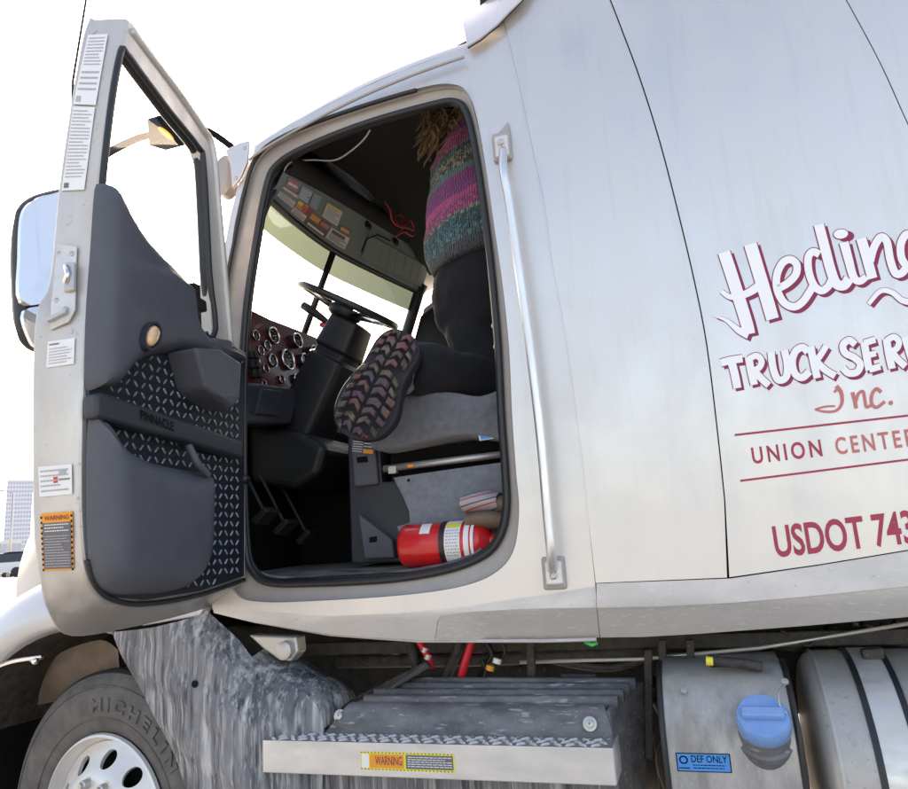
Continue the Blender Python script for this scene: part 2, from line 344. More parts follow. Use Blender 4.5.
# ------------------------------------------------------------------ setting: ground
def ground_mat():
    m = mat('lot_concrete', (.30, .29, .27), .9, 0, .25, .35, .4, 60, dirt=((.20, .19, .18), .7, .9, .25, (1, 1, 1)))
    return m
mb = MB(); mb.quad((-2500, -2500, 0), (2500, -2500, 0), (2500, 2500, 0), (-2500, 2500, 0))
obj('parking_lot', mb, ground_mat(), kind='structure')

# ------------------------------------------------------------------ the truck
TR = thing('semi_truck', 'silver semi truck cab with open driver door and sleeper lettered in maroon', 'truck', (-1.0, .95, 0))

def side_y(X, Z):
    y = 0.0
    if Z < 1.225: y += (1.225-Z)*(.50 if X < -.7 else .75)
    if Z > 2.3: y += (Z-2.3)**2*.035
    return y + .0015*math.sin(X*4.1+Z*2.3) + .001*math.sin(Z*6.3-X*1.7)
def xz(p): v = S(*p); return (v.x, v.z)
def side_panel(name, px, holes=(), step=.05, m='silver', proud=0.0, parent=TR, thick=.012, extra=None, poly=None, **kw):
    poly = poly or [xz(p) for p in px]; hs = [[xz(p) for p in h] for h in holes]
    g = extra or (lambda X, Z: 0)
    mbp = sheet(poly, hs, step, lambda a, b, r: Vector((a, side_y(a, b)-proud+g(a, b), b)))
    for i, f in enumerate(mbp.f):                                     # outside faces -Y
        a, b, c = [Vector(mbp.v[k]) for k in f[:3]]
        if (b-a).cross(c-a).y > 0: mbp.f[i] = tuple(reversed(f))
    return obj(name, mbp, m, parent, smooth=True, fixn=False, solid=thick, off=-1, **kw)

# door opening: pairs (outer recess edge, inner seal edge)
PAIRS = [((222,300),(249,313)), ((230,250),(257,255)), ((243,190),(269,188)), ((256,155),(281,165)), ((284,134),(315,146)), ((340,112),(372,124)),
         ((415,89),(433,107)), ((452,84),(455,104)), ((470,98),(466,115)), ((483,152),(475,155)), ((495,231),(486,231)), ((503,288),(492,288)),
         ((509,349),(497,349)), ((512,414),(500,414)), ((516,471),(504,471)), ((519,512),(505,507)), ((513,552),(499,533)), ((492,575),(484,552)),
         ((455,588),(448,567)), ((395,596),(391,577)), ((315,601),(315,581)), ((262,602),(270,580)), ((236,594),(254,567)), ((225,560),(248,543)),
         ((219,471),(245,471)), ((218,376),(245,376))]
HO = [Vector((*p[0], 0)) for p in PAIRS]; HI = [Vector((*p[1], 0)) for p in PAIRS]
HO = [(p.x, p.y) for p in crom(HO, 5, True)]; HI = [(p.x, p.y) for p in crom(HI, 5, True)]

CREASE = [(595,640),(593.5,584),(588.6,522),(582,456),(572,380),(563,320),(552,260),(545.7,211),(534,155),(517.6,79),(503,20)]
def sm2(L, n=4): return [(p.x, p.y) for p in crom([Vector((*q, 0)) for q in L], n)]
CREASE = CREASE[:2]+sm2(CREASE[2:])
ROOF = [(503,20),(482,33),(464,43),(440,51),(400,66),(350,88),(300,114),(264,135),(249,146)]
AP = [(240,165),(229,215),(217,290),(211,360),(209,480),(210,590)]
# cab side above the sill, then the sill
SILLTOP = [(212,604),(262,611),(330,616),(400,613),(470,606),(520,598),(560,592),(595.3,586)]
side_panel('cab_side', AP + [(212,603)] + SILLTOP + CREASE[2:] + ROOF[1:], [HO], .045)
SILLBOT = [(596.3,641),(545,642.5),(420,642.5),(330,636),(255,623),(214,613)]
FOLD = [(440,616),(470,612),(520,609),(560,608),(596.3,608)]
side_panel('sill_panel', SILLTOP + [(596.3,600)] + FOLD[::-1] + [(436,622),(430,642.5)] + SILLBOT[2:], [], .035, 'silver_low')
side_panel('sill_fold', FOLD + [(596.3,641),(545,642.5),(430.4,642.5),(436.5,622)], [], .035, 'skirt')
mb = MB(); mb.tube([S(a, b-1.5, .055) for a, b in reversed(SILLBOT)], .006, 6); obj('sill_lip', mb, 'skirt', TR, smooth=True)

mb = MB(); mb.loft([[S(a, b-5, .03) for a, b in SILLTOP], [S(a, b+6, .03) for a, b in SILLTOP]], False, False); obj('sill_backing', mb, 'jamb', TR)
mb = MB(); mb.prism([S(580,572,.03), S(612,572,.03), S(612,604,.03), S(580,604,.03)], (0, .01, 0)); obj('panel_backing', mb, 'dark', TR)
# jamb swept round the opening, and its rubber seals
n = len(HO); rings = []
for k, (t, y) in enumerate([(0, .004), (.04, .030), (.45, .040), (.93, .046), (1.0, .060), (1.04, .16)]):
    rings.append([S(HO[i][0]+(HI[i][0]-HO[i][0])*t, HO[i][1]+(HI[i][1]-HO[i][1])*t, y) for i in range(n)])
mb = MB(); mb.loft(rings, True, False); obj('door_jamb', mb, 'jamb', TR, smooth='auto')
ring2 = [S(HO[i][0]*.12+HI[i][0]*.88, HO[i][1]*.12+HI[i][1]*.88, .036) for i in range(n)]
mb = MB(); mb.tube(ring2, .0125, 10, closed=True); obj('door_seal', mb, 'rubber', TR, smooth=True)
ring3 = [S(HI[i][0], HI[i][1], .058) for i in range(n)]
mb = MB(); mb.tube(ring3, .010, 8, closed=True); obj('door_seal', mb, 'rubber', TR, smooth=True)
ring4 = [S(HO[i][0]*.93+HI[i][0]*.07, HO[i][1]*.93+HI[i][1]*.07, .012) for i in range(n)]
mb = MB(); mb.tube(ring4[:31], .0085, 8); obj('drip_seal', mb, 'rubber', TR, smooth=True)
mb = MB(); mb.tube([S(*p, -.004) for p in crom([Vector((p[0], p[1]+14, 0)) for p in ROOF[2:]], 4) for p in [(p.x, p.y)]], .006, 6); obj('roof_gutter', mb, 'jamb', TR, smooth=True)
# hinge bolts / strikers on the rear jamb
for (a, b) in ((497, 281), (498, 326), (500, 347)):
    mb = MB(); mb.lathe([(0, .009), (.004, .009), (.006, .006)], S(a-4, b, .038), (0, -1, 0), 12, caps=True); obj('striker_bolt', mb, 'steel', TR, smooth='auto')

# roof skin rolling over from the side to the far side
TOP = [S(*p) for p in [(p.x, p.y) for p in crom([Vector((*q, 0)) for q in ROOF], 4)]]
rolls = [(0, 0), (.008, .02), (.02, .037), (.05, .062), (.11, .10), (.25, .17), (.5, .26), (.95, .32), (1.4, .26), (1.7, .15), (1.88, 0)]
rings = [[Vector((p.x, side_y(p.x, p.z)+dy, p.z+dz*(1 if i < 20 or dz > .12 else max(.5, 1-(i-20)/26)))) for i, p in enumerate(TOP)] for dy, dz in rolls]
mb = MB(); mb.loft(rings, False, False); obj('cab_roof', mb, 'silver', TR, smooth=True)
# passenger side wall with its window opening
wall = [(-1.6, 1.36), (-.2, 1.36), (-.2, 3.25), (-.62, 3.24), (-1.1, 3.12), (-1.48, 2.9), (-1.62, 2.45)]
win = [(-1.38, 2.25), (-.72, 2.25), (-.72, 2.92), (-1.0, 2.92), (-1.30, 2.78)]
mb = sheet(wall, [win], .12, lambda a, b, r: Vector((a, 1.88, b)), roll=0); obj('passenger_wall', mb, 'silver', TR, solid=.05, off=0)
mb = sheet([(-1.62, 1.37), (-.2, 1.37), (-.2, 3.2), (-.7, 3.18), (-1.2, 3.02), (-1.50, 2.85), (-1.64, 2.45)], [win], .12, lambda a, b, r: Vector((a, 1.845, b)), roll=0); obj('passenger_trim', mb, 'dash', TR)
mb = MB(); mb.add([(a, 1.88, b) for a, b in win], [tuple(range(len(win)))]); obj('passenger_window', mb, 'glass', TR)

# ---------------- sleeper side panels
SEAM = [(728,577),(724,500),(716,425),(706,345),(694,283),(678,215),(660,145),(640,80),(622,30),(606,-12),(585,-60)]
SEAM = [SEAM[0]]+sm2(SEAM[1:])
CRR = [(x+.25, y) for x, y in CREASE]
def step_out(X, Z): return -.012
A_out = [(727,577.5),(595.8,583)] + CRR[2:] + [(497,-2),(490,-60)] + SEAM[::-1][:-1]
ZT = 3.74
A_xz = [xz(p) for p in [(727,577.5),(595.8,583)] + CRR[2:] + [(497,-2),(490,-60)]] + [(-.52, ZT), (-.17, ZT)] + [xz(p) for p in SEAM[::-1][:-1]]
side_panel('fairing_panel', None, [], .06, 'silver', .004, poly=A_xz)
SEAM2R = [(1010,470),(985,330),(950,215),(908,128),(880,65),(845,-3),(815,-60)]
SEAM2R = sm2(SEAM2R)
B_out = [(729.3,577)] + [(x+1.3, y) for x, y in SEAM[1:]] + [(700,-60)] + SEAM2R[::-1] + [(1015,530),(908,549.5),(820,564)]
B_xz = [xz(p) for p in [(729.3,577)] + [(x+1.3, y) for x, y in SEAM[1:]]] + [(-.165, ZT), (.30, ZT)] + [xz(p) for p in SEAM2R[::-1] + [(1015,530),(908,549.5),(820,564)]]
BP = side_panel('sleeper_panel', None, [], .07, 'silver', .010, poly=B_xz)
C_xz = [xz((1017,530))] + [xz((x+1.3, y)) for x, y in SEAM2R] + [(.305, ZT), (1.62, ZT), (1.62, 1.40)]
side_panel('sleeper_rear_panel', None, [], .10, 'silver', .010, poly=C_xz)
rp = [(0.0, 0), (.02, .05), (.08, .11), (.25, .19), (.95, .24), (1.6, .19), (1.78, .11), (1.82, .05), (1.84, 0)]
mb = MB(); mb.loft([[Vector((x, .065+dy, ZT+dz*k)) for dy, dz in rp] for x, k in ((-.52, .4), (-.40, .8), (-.2, 1), (1.5, 1), (1.63, .9))], False, False); obj('sleeper_roof', mb, 'silver', TR, smooth='auto')
mb = MB(); mb.loft([[Vector((-.52, .065+dy, ZT+dz*.4)) for dy, dz in rp], [Vector((-.58, .20+dy*.8, 3.28+(.30*math.sin(math.pi*dy/1.84)))) for dy, dz in rp]], False, False); obj('roof_front', mb, 'silver', TR, smooth='auto')
LOW_T = [(596.6,583.6),(660,581.2),(727,578.6),(730,578.5),(820,565.3),(908,550.8),(1015,531.5),(1250,486)]
LOW_M = [(597,608),(660,607),(728,603),(820,595),(908,586),(1015,573),(1250,540)]
LOW_B = [(1250,582),(1060,603),(908,619),(800,629),(700,637),(640,640.5),(597,641)]
side_panel('sleeper_skirt', LOW_T + LOW_M[::-1], [], .045, 'silver_low', .008)
side_panel('skirt_fold', LOW_M + LOW_B, [], .04, 'skirt', .006, extra=lambda X, Z: .004)
# top-left roof fairing above the gap
RF = [(467,46),(480,38),(497,24),(510,10),(521,-1),(545,-60)]
g0 = [S(*p, -.012) for p in RF]; g1 = [S(a-3, b-16, .03) for a, b in RF]; g2 = [S(a-6, b-27, .12) for a, b in RF]; g3 = [p+Vector((0, .5, .12)) for p in g2]
mb = MB(); mb.loft([g0, g1, g2, g3], False, False); obj('roof_fairing', mb, 'silver', TR, smooth=True, solid=.006)
mb = MB(); mb.tube([S(a+.5, b+1.5, -.002) for a, b in RF], .006, 6); obj('fairing_seal', mb, 'rubber', TR, smooth=True)
# body core behind the panels so that gaps read dark and no light leaks
mb = MB()
mb.box((.62, .15, 2.50), (.98, .03, 1.22)); obj('sleeper_core', mb, 'dark', TR)
mb = MB()
mb.box((.62, 1.86, 2.5), (.98, .02, 1.24)); mb.box((1.62, .98, 2.5), (.02, .88, 1.24)); mb.box((.62, .98, 3.70), (1.0, .86, .02)); mb.box((.0, .95, 1.33), (1.65, .9, .02))
obj('sleeper_shell', mb, 'dash', TR)
# raised fold line beside the crease: narrow soft ridge down the fairing
def ridge(pts, y, r, m, nm='panel_ridge'):
    mb = MB(); mb.tube([S(*p, y) for p in pts], r, 8, flat=1.0); obj(nm, mb, m, TR, smooth=True)

# ---------------- lettering on the sleeper
Z3 = 3.588
def zc(a, b): return (680+a/Z3, 200+b/Z3)
def stroke(mb, pts, wd, h, mi, dx=0, dy=0, closed=False, taper=None):
    P = [Vector((a+dx, b+dy, 0)) for a, b in pts]
    P = crom(P, 7) if len(P) > 2 else [P[0].lerp(P[1], k/6) for k in range(7)]
    L = []; Rr = []; N = len(P)
    for i, p in enumerate(P):
        d = (P[min(i+1, N-1)]-P[max(i-1, 0)]); d = d.normalized() if d.length > 1e-6 else Vector((1, 0, 0)); nn = Vector((-d.y, d.x, 0))
        wv = wd*.5
        if taper: wv *= taper[0]+(taper[1]-taper[0])*i/(N-1)
        L.append(p+nn*wv); Rr.append(p-nn*wv)
    def W(q): v = S(*zc(q.x, q.y), -.010); return Vector((v.x, side_y(v.x, v.z)-.010-h, v.z))
    vs = [W(p) for p in L]+[W(p) for p in Rr]
    mb.add(vs, [(i, i+1, N+i+1, N+i) for i in range(N-1)], mi)
def blob(mb, c, rx, ry, rot, h, mi, dx=0, dy=0, n=16):
    def W(a, b): v = S(*zc(a, b), -.010); return Vector((v.x, side_y(v.x, v.z)-.010-h, v.z))
    mb.add([W(c[0]+dx+math.cos(t)*rx*math.cos(rot)-math.sin(t)*ry*math.sin(rot), c[1]+dy+math.cos(t)*rx*math.sin(rot)+math.sin(t)*ry*math.cos(rot)) for t in [2*math.pi*k/n for k in range(n)]], [tuple(range(n))], mi)
def letters(name, strokes, shadow=(13, 9), ol=7, m=('white_gloss', 'maroon'), hb=.0016):
    mb = MB(); k = 0
    for sset in strokes:
        pts, wd = sset[0], sset[1]; tp = sset[2] if len(sset) > 2 else None; k += 1
        e = k*.00002
        if shadow: stroke(mb, pts, wd+2, .0006+e, 1, *shadow, taper=tp)
        if ol: stroke(mb, pts, wd+ol, .0013+e, 1, taper=tp)
        stroke(mb, pts, wd, .0020+e, 0, taper=tp)
    return mb
HED = [([(158,188),(185,270),(215,365),(238,440),(248,482)],44), ([(246,484),(210,468),(165,432),(120,417)],30,(1.1,.1)),
       ([(252,158),(275,235),(305,335),(332,428)],46), ([(148,328),(178,348),(215,345),(255,328),(300,296)],30,(.5,1.1)),
       ([(352,318),(385,300),(415,268),(418,232),(396,214),(368,226),(348,268),(348,320),(372,368),(408,384),(440,366),(468,325),(482,300)],27),
       ([(500,196),(478,186),(460,206),(462,258),(480,306),(506,326),(530,312),(545,285)],27),
       ([(498,88),(518,165),(540,250),(560,300),(588,306),(606,282)],36), ([(588,152),(604,212),(622,276),(644,292),(668,276)],34,(1,.7)),
       ([(650,138),(668,200),(690,282)],36), ([(682,220),(696,170),(720,134),(742,150),(754,214),(772,262),(796,262),(815,236)],28),
       ([(842,128),(812,124),(792,160),(796,212),(822,240),(850,222)],28), ([(846,118),(862,200),(872,290),(852,360),(800,362),(760,332),(718,328),(676,374)],30,(1,.5))]
TRK = [([(146,586),(182,576),(224,570)],27), ([(184,580),(196,625),(206,676)],29), ([(246,566),(254,612),(266,664)],27), ([(246,572),(274,560),(292,578),(284,602),(258,616)],22), ([(266,614),(292,642),(318,666)],25),
       ([(326,546),(334,606),(352,646),(380,636),(384,590),(374,540)],26), ([(458,548),(440,530),(414,544),(402,582),(412,624),(438,638),(464,616)],26),
       ([(468,526),(478,580),(492,640)],27), ([(524,524),(506,554),(484,584)],22), ([(490,582),(520,610),(556,632)],25),
       ([(628,520),(606,504),(584,522),(592,550),(624,566),(646,590),(634,618),(604,622),(584,604)],25),
       ([(660,512),(668,560),(678,612)],27), ([(660,514),(700,502)],23), ([(668,560),(702,551)],21), ([(678,610),(718,598)],23),
       ([(740,500),(748,552),(760,606)],27), ([(740,506),(766,492),(784,508),(778,532),(752,548)],22), ([(758,546),(782,574),(808,598)],25),
       ([(806,492),(820,540),(836,590)],26), ([(836,590),(848,540),(858,484)],24), ([(880,482),(894,578)],27),
       ([(970,486),(946,470),(924,490),(922,540),(944,566),(974,546)],26), ([(990,466),(1004,556)],27), ([(990,468),(1030,458)],23), ([(996,510),(1030,502)],21), ([(1004,554),(1044,544)],23)]
mb = letters('a', HED)
for h, mi, d in ((.0006, 1, (20, 8)), (.0013, 1, (0, 0)), (.0021, 0, (0, 0))): blob(mb, (577, 122), 26 if mi == 0 else 29, 17 if mi == 0 else 20, -.1, h, mi, *d)
obj('script_lettering', mb, ['white_gloss', 'maroon'], BP, fixn=False, label='white script lettering with maroon shadow')
obj('truck_service_lettering', letters('b', TRK, (10, 9), 6), ['white_gloss', 'maroon'], BP, fixn=False, label='white block lettering with maroon shadow')
INC = [([(560,668),(578,692),(580,730),(560,756),(520,760),(484,752)],13,(1.2,.5)), ([(484,752),(520,742),(556,740)],7), ([(553,690),(566,676)],9), ([(618,690),(626,720),(632,748)],13), ([(630,725),(640,695),(656,688),(662,712),(668,742),(684,738)],11),
       ([(722,690),(704,678),(688,700),(688,732),(706,744),(734,724)],12)]
mb = letters('c', INC, None, 0); blob(mb, (756, 728), 8, 8, 0, .002, 0); obj('inc_lettering', mb, ['pinkred', 'maroon'], BP, fixn=False)
mb = MB()
def zc4(a, b): return (680+a/Z3, 380+b/Z3)
def wall_pt(px, py, h): v = S(px, py, -.010); return Vector((v.x, side_y(v.x, v.z)-.010-h, v.z))
for (a, b) in (((196,198),(1100,96)), ((216,362),(1100,250))):
    p, q = zc4(*a), zc4(*b); N = 16; vs = []
    for i in range(N+1):
        t = i/N; x = p[0]+(q[0]-p[0])*t; y = p[1]+(q[1]-p[1])*t; vs += [wall_pt(x, y-1.1, .0008), wall_pt(x, y+1.1, .0008)]
    mb.add(vs, [(2*i, 2*i+1, 2*i+3, 2*i+2) for i in range(N)])
obj('red_rule', mb, 'maroon2', BP, fixn=False)
def wall_text(name, s, pl, pr, hpx, m, h=.0012, **kw):
    """text whose left base is at pixel pl and right base at pixel pr"""
    a = wall_pt(*pl, h); b = wall_pt(*pr, h); ux = b-a; wv = ux.length; ux.normalize(); uy = Vector((0, 0, 1))
    mb = MB(); put_text(mb, s, a, ux, uy, hpx/720*2.25/.73, wv, 0, **kw)
    mb.v = [(v[0], side_y(v[0], v[2])-.010-h, v[2]) for v in mb.v]
    obj(name, mb, m, BP, fixn=False)
wall_text('union_lettering', 'UNION', zc4(262,300), zc4(512,272), 15, 'maroon2', spacing=1.35, offset=.02)
wall_text('center_lettering', 'CENTER', zc4(562,267), zc4(852,234), 15, 'pinkred', spacing=1.35, offset=.02)  # paler than UNION: glare on the panel put into the print colour
wall_text('usdot_lettering', 'USDOT 743', zc4(345,634), zc4(850,580), 27, 'maroon2', offset=.022)

mb = MB(); mb.prism([S(491,141,-.003), S(508,121,-.003), S(510.5,138,-.003)], (0, .006, 0)); obj('handle_recess_shade', mb, 'jamb', TR, bevel=.003)  # raised wedge whose darker colour stands in for shade in a moulded recess
# ---------------- grab handle
HR = thing  # noqa
gh = [(503,150),(503.5,170),(509,200),(520,275),(531,355),(541,440),(547.5,515),(551,550),(552.5,570)]
mb = MB(); pth = [S(*gh[0], -.03)]+[S(*p, -.075) for p in gh[1:-1]]+[S(*gh[-1], -.03)]
mb.tube(crom(pth, 6), .0148, 14); GH = obj('grab_handle', mb, mat('satin_rail', (.80, .80, .79), .26, .85, .05, 20, .03, 200, dirt=((.6, .57, .53), .35, 30, .25, (1, 1, .3))), TR, smooth=True)
for (px, py, sx, sz) in ((502, 147, .024, .040), (554, 573, .026, .036)):
    mb = MB(); c = S(px, py, -.022); mb.box(c, (sx, .012, sz)); o = obj('handle_bracket', mb, 'alu', GH, bevel=.008, seg=3)
    mb = MB(); mb.lathe([(0, .011), (.006, .011), (.009, .007)], c+Vector((0, -.012, .01 if py < 300 else -.008)), (0, -1, 0), 10, caps=True); obj('bolt', mb, 'steel', GH, smooth='auto')
    mb = MB(); mb.box(S(px, py, -.004), (sx*1.35, .008, sz*1.35)); obj('bracket_gasket', mb, 'jamb', GH, bevel=.01, seg=3)

# ---------------- cab interior shell
mb = MB()
g = [[(-1.75, .08, 1.352), (-1.75, .35, 1.372), (-1.75, 1.0, 1.39), (-1.75, 1.86, 1.39)], [(-.4, .08, 1.352), (-.4, .35, 1.372), (-.4, 1.0, 1.39), (-.4, 1.86, 1.39)]]
gg = patch(g, 6, 6); mb.loft([[p for p in r] for r in gg], False, False); obj('cab_floor', mb, 'floor', TR, smooth=True)
mb = MB(); mb.tube(crom([S(255,571,.10), S(275,578,.10), S(330,578.5,.10), S(392,574,.10), S(450,564,.10), S(482,550,.10)], 5), .011, 8, flat=.6); obj('sill_scuff_strip', mb, 'floor', TR, smooth=True)
mb = MB(); mb.box((-1.78, .95, 1.92), (.02, .93, .58)); obj('firewall', mb, 'dark', TR)
mb = MB(); mb.loft([[Vector((-1.79, y, 2.42)), Vector((-1.9, y, 2.47)), Vector((-2.0, y, 2.45))] for y in (.12, .95, 1.78)], False, False); obj('cowl', mb, 'silver', TR, solid=.02)
mb = MB()
g = [[(-1.42, .10, 3.10), (-1.42, .95, 3.26), (-1.42, 1.84, 3.10)], [(-1.1, .06, 3.16), (-1.1, .95, 3.42), (-1.1, 1.84, 3.16)], [(-.6, .05, 3.24), (-.6, .95, 3.52), (-.6, 1.84, 3.24)], [(-.2, .05, 3.40), (-.2, .95, 3.58), (-.2, 1.84, 3.40)]]
gg = patch([[Vector(p) for p in r] for r in g], 5, 5); mb.loft(gg, False, False); obj('headliner', mb, 'headliner', TR, smooth=True)
# windscreen: header, tint band, clear panes, centre post
wsT = [Vector(p) for p in ((-1.49, .10, 2.845), (-1.58, .5, 2.91), (-1.63, .95, 2.965), (-1.575, 1.4, 2.985), (-1.48, 1.78, 2.98))]
wsB = [Vector(p) for p in ((-1.70, .06, 2.34), (-1.80, .5, 2.40), (-1.86, .95, 2.44), (-1.81, 1.4, 2.44), (-1.72, 1.84, 2.44))]
wsM = [a.lerp(b, .21) for a, b in zip(wsT, wsB)]
def wspan(name, ra, rb, i0, i1, m):
    A = crom(ra, 6)[i0*6:i1*6+1]; B = crom(rb, 6)[i0*6:i1*6+1]; mb = MB(); mb.loft([A, B], False, False); return obj(name, mb, m, TR, smooth=True)
for i0, i1 in ((0, 2), (2, 4)):
    wspan('windscreen_pane', wsM, wsB, i0, i1, 'wsglass'); wspan('windscreen_tint_band', wsT, wsM, i0, i1, 'tint')
mb = MB(); mb.tube([wsT[2], wsB[2]], .017, 8); obj('centre_post', mb, 'rubber', TR, smooth=True)
mb = MB(); mb.tube(crom([p+Vector((.006, 0, -.002)) for p in wsT], 6), .014, 8); obj('windscreen_seal', mb, 'rubber', TR, smooth=True)
for s_ in (0, 4):
    mb = MB(); a, b = wsT[s_], wsB[s_]; mb.tube([a+Vector((.03, 0, .05)), a, b, b+Vector((0, 0, -.3))], .035, 10); obj('windscreen_pillar', mb, 'grey_pl2', TR, smooth=True)
mb = MB(); A = crom(wsT, 6)[2:-2]; mb.loft([[p+Vector((-.01, 0, 0)) for p in A], [p+Vector((-.02, 0, .10)) for p in A], [p+Vector((.10, 0, .24)) for i, p in enumerate(A)]], False, False); obj('windscreen_header', mb, 'headliner', TR, smooth=True, solid=.01)
# overhead console: sloping panel, roll, dark shelf
pf = crom([wsT[0]+Vector((.015, 0, .006)), wsT[1]+Vector((.02, 0, .006)), wsT[2]+Vector((.02, 0, .006)), wsT[3]+Vector((.02, 0, .004)), wsT[4]+Vector((.015, 0, .004))], 6)
pb = crom([DX(283,172,-1.375), DX(318,190,-1.42), DX(354,211,-1.46), DX(390,233,-1.46), DX(430,257,-1.40)], 6)
pr = crom([DX(292,160,-1.345), DX(322,176,-1.38), DX(356,196,-1.42), DX(392,219,-1.42), DX(432,244,-1.37)], 6)
pr2 = [p+Vector((-.03, 0, .05)) for p in pr]; pr3 = [p+Vector((-.02, 0, .20)) for p in pr]
mb = MB(); mid = [a.lerp(b, .5)+Vector((.004, 0, -.012)) for a, b in zip(pf, pb)]
mb.loft([pf, mid, pb], False, False); OC = obj('overhead_console', mb, 'console', TR, smooth=True)
mb = MB(); mb.loft([[p+Vector((0, 0, .003)) for p in pb], [a.lerp(b, .5)+Vector((.022, 0, -.012)) for a, b in zip(pb, pr)], pr, pr2], False, False); obj('console_roll', mb, 'headliner', TR, smooth=True)
q2 = pr2[4:]
mb = MB(); mb.loft([q2, [p+Vector((-.08, 0, .02)) for p in q2], [p+Vector((-.06, 0, .14)) for p in q2], [p+Vector((.02, 0, .18)) for p in q2]], False, False); obj('overhead_shelf', mb, 'dark', TR)
# cards and stickers stuck on the console: (a0,b0,a1,b1 in panel coords 0..1 along / across, layout)
def con(u, v, h=0):
    k = u*(len(pf)-1); i = min(int(k), len(pf)-2); f = k-i
    a = pf[i].lerp(pf[i+1], f); b = pb[i].lerp(pb[i+1], f)
    c = mid[i].lerp(mid[i+1], f)
    p = a.lerp(c, v*2) if v < .5 else c.lerp(b, v*2-1)
    return p + Vector((.62, 0, -.78))*h
def card(u0, v0, u1, v1, base, bits, nm='sticker'):
    mb = MB(); F = lambda a, b, h: con(u0+(u1-u0)*a, v0+(v1-v0)*b, h); ms = [base]
    def q(a0, b0, a1, b1, h, mi):
        N = 3
        for k in range(N):
            x0 = a0+(a1-a0)*k/N; x1 = a0+(a1-a0)*(k+1)/N; mb.quad(F(x0, b0, h), F(x1, b0, h), F(x1, b1, h), F(x0, b1, h), mi)
    q(0, 0, 1, 1, .003, 0)
    for (a0, b0, a1, b1, m) in bits:
        if m not in ms: ms.append(m)
        q(a0, b0, a1, b1, .0042+.0004*len(ms), ms.index(m))
    obj(nm, mb, ms, OC, fixn=False)
def lines(n, m='ink2', x0=.08, x1=.92, y0=.1, y1=.9): return [(x0, y0+(y1-y0)*(k+.2)/n, x1-(.25 if k % 3 == 2 else .0), y0+(y1-y0)*(k+.6)/n, m) for k in range(n)]
card(.055, .20, .165, .62, 'white', lines(6))
card(.060, .66, .14, .95, 'maroon', [(.1, .35, .9, .6, 'white')])
card(.155, .56, .225, .92, 'paperb', lines(5, 'white')); card(.232, .56, .285, .90, 'paperb', lines(4, 'ink2'))
card(.17, .30, .235, .54, 'orange', [(.0, .5, .45, 1, 'yellow'), (.55, .1, .9, .8, 'red')]); card(.24, .28, .28, .52, 'red', [(.2, .2, .8, .7, 'photo')])
card(.17, .08, .255, .27, 'white', lines(3, 'pinkred'))
card(.262, .06, .405, .46, 'photo', [(.05, .55, .5, .95, 'orange'), (.1, .1, .9, .25, 'white'), (.55, .6, .95, .9, 'pinkred')])
card(.33, .52, .435, .86, 'white', [(.0, .86, 1, 1, 'yellow')]+lines(6))
card(.41, .10, .53, .42, 'white', [(.1, .62, .8, .9, 'photo')]+lines(5, 'ink', y1=.6))
card(.45, .46, .52, .60, 'photo', [(.1, .2, .9, .8, 'orange')])
# visor and clips
mb = MB(); 
for k in range(8):
    u0 = .62+.35*k/8; u1 = .62+.35*(k+1)/8
    mb.quad(con(u0, .14, .012), con(u1, .14, .012), con(u1, .74, .012), con(u0, .74, .012))
VI = obj('sun_visor', mb, 'console', TR, solid=.012, off=0, bevel=.004)
mb = MB(); mb.tube([con(.60, .30, .022), con(.60, .62, .022), con(.66, .84, .024), con(.74, .86, .022)], .004, 6); obj('visor_rod', mb, 'dark', VI, smooth=True)
for u in (.60, .78, .90):
    mb = MB(); c = con(u, .9, .012); mb.box(c, (.008, .025, .016)); obj('visor_clip', mb, 'black', OC, bevel=.003)
# white wire along the headliner and red cord on the shelf
mb = MB(); mb.tube(crom([S(284,172,.16), S(292,162,.22), S(312,160,.30), S(335,160,.34), S(352,150,.34), S(364,139,.30), S(370,130,.24)], 6), .0035, 6); obj('white_wire', mb, 'white_gloss', TR, smooth=True)
mb = MB(); rc = [(385,202),(390,210),(392,220),(398,226),(404,224),(403,216),(396,216),(399,226),(408,228),(414,230),(411,221),(405,224),(400,233),(396,236),(404,232),(412,236),(416,234)]
mb.tube(crom([DX(a, b, -1.31+.012*math.sin(i*1.9)) for i, (a, b) in enumerate(rc)], 5), .0042, 6); obj('red_cord', mb, 'redhose', TR, smooth=True)

# dashboard
mb = MB(); wd = [DX(243,312,-1.66), DX(280,326,-1.67), DX(318,341,-1.68)]; wl = [DX(243,400,-1.61), DX(280,402,-1.62), DX(318,404,-1.63)]
mb.loft([crom(wd, 6), crom([a.lerp(b, .5)+Vector((.004, 0, 0)) for a, b in zip(wd, wl)], 6), crom(wl, 6)], False, False); DB = obj('dashboard', mb, 'wood', TR, smooth=True, solid=.01)
mb = MB(); wt = crom([DX(240,311,-1.665), DX(280,325,-1.675), DX(318,340,-1.685)], 6)
far = [Vector((-1.70, 1.2, wt[-1].z)), Vector((-1.66, 1.84, wt[-1].z-.02))]
ed = wt+far
mb.loft([[p+Vector((.012, 0, -.012)) for p in ed], [p+Vector((.008, 0, .004)) for p in ed], [p+Vector((-.22, 0, -.005)) for p in ed]], False, False); obj('dash_top', mb, 'dash', DB, smooth='auto')
mb = MB(); mb.box((-1.68, 1.35, 2.2), (.05, .52, .22)); obj('passenger_dash', mb, 'dash', TR, bevel=.03)
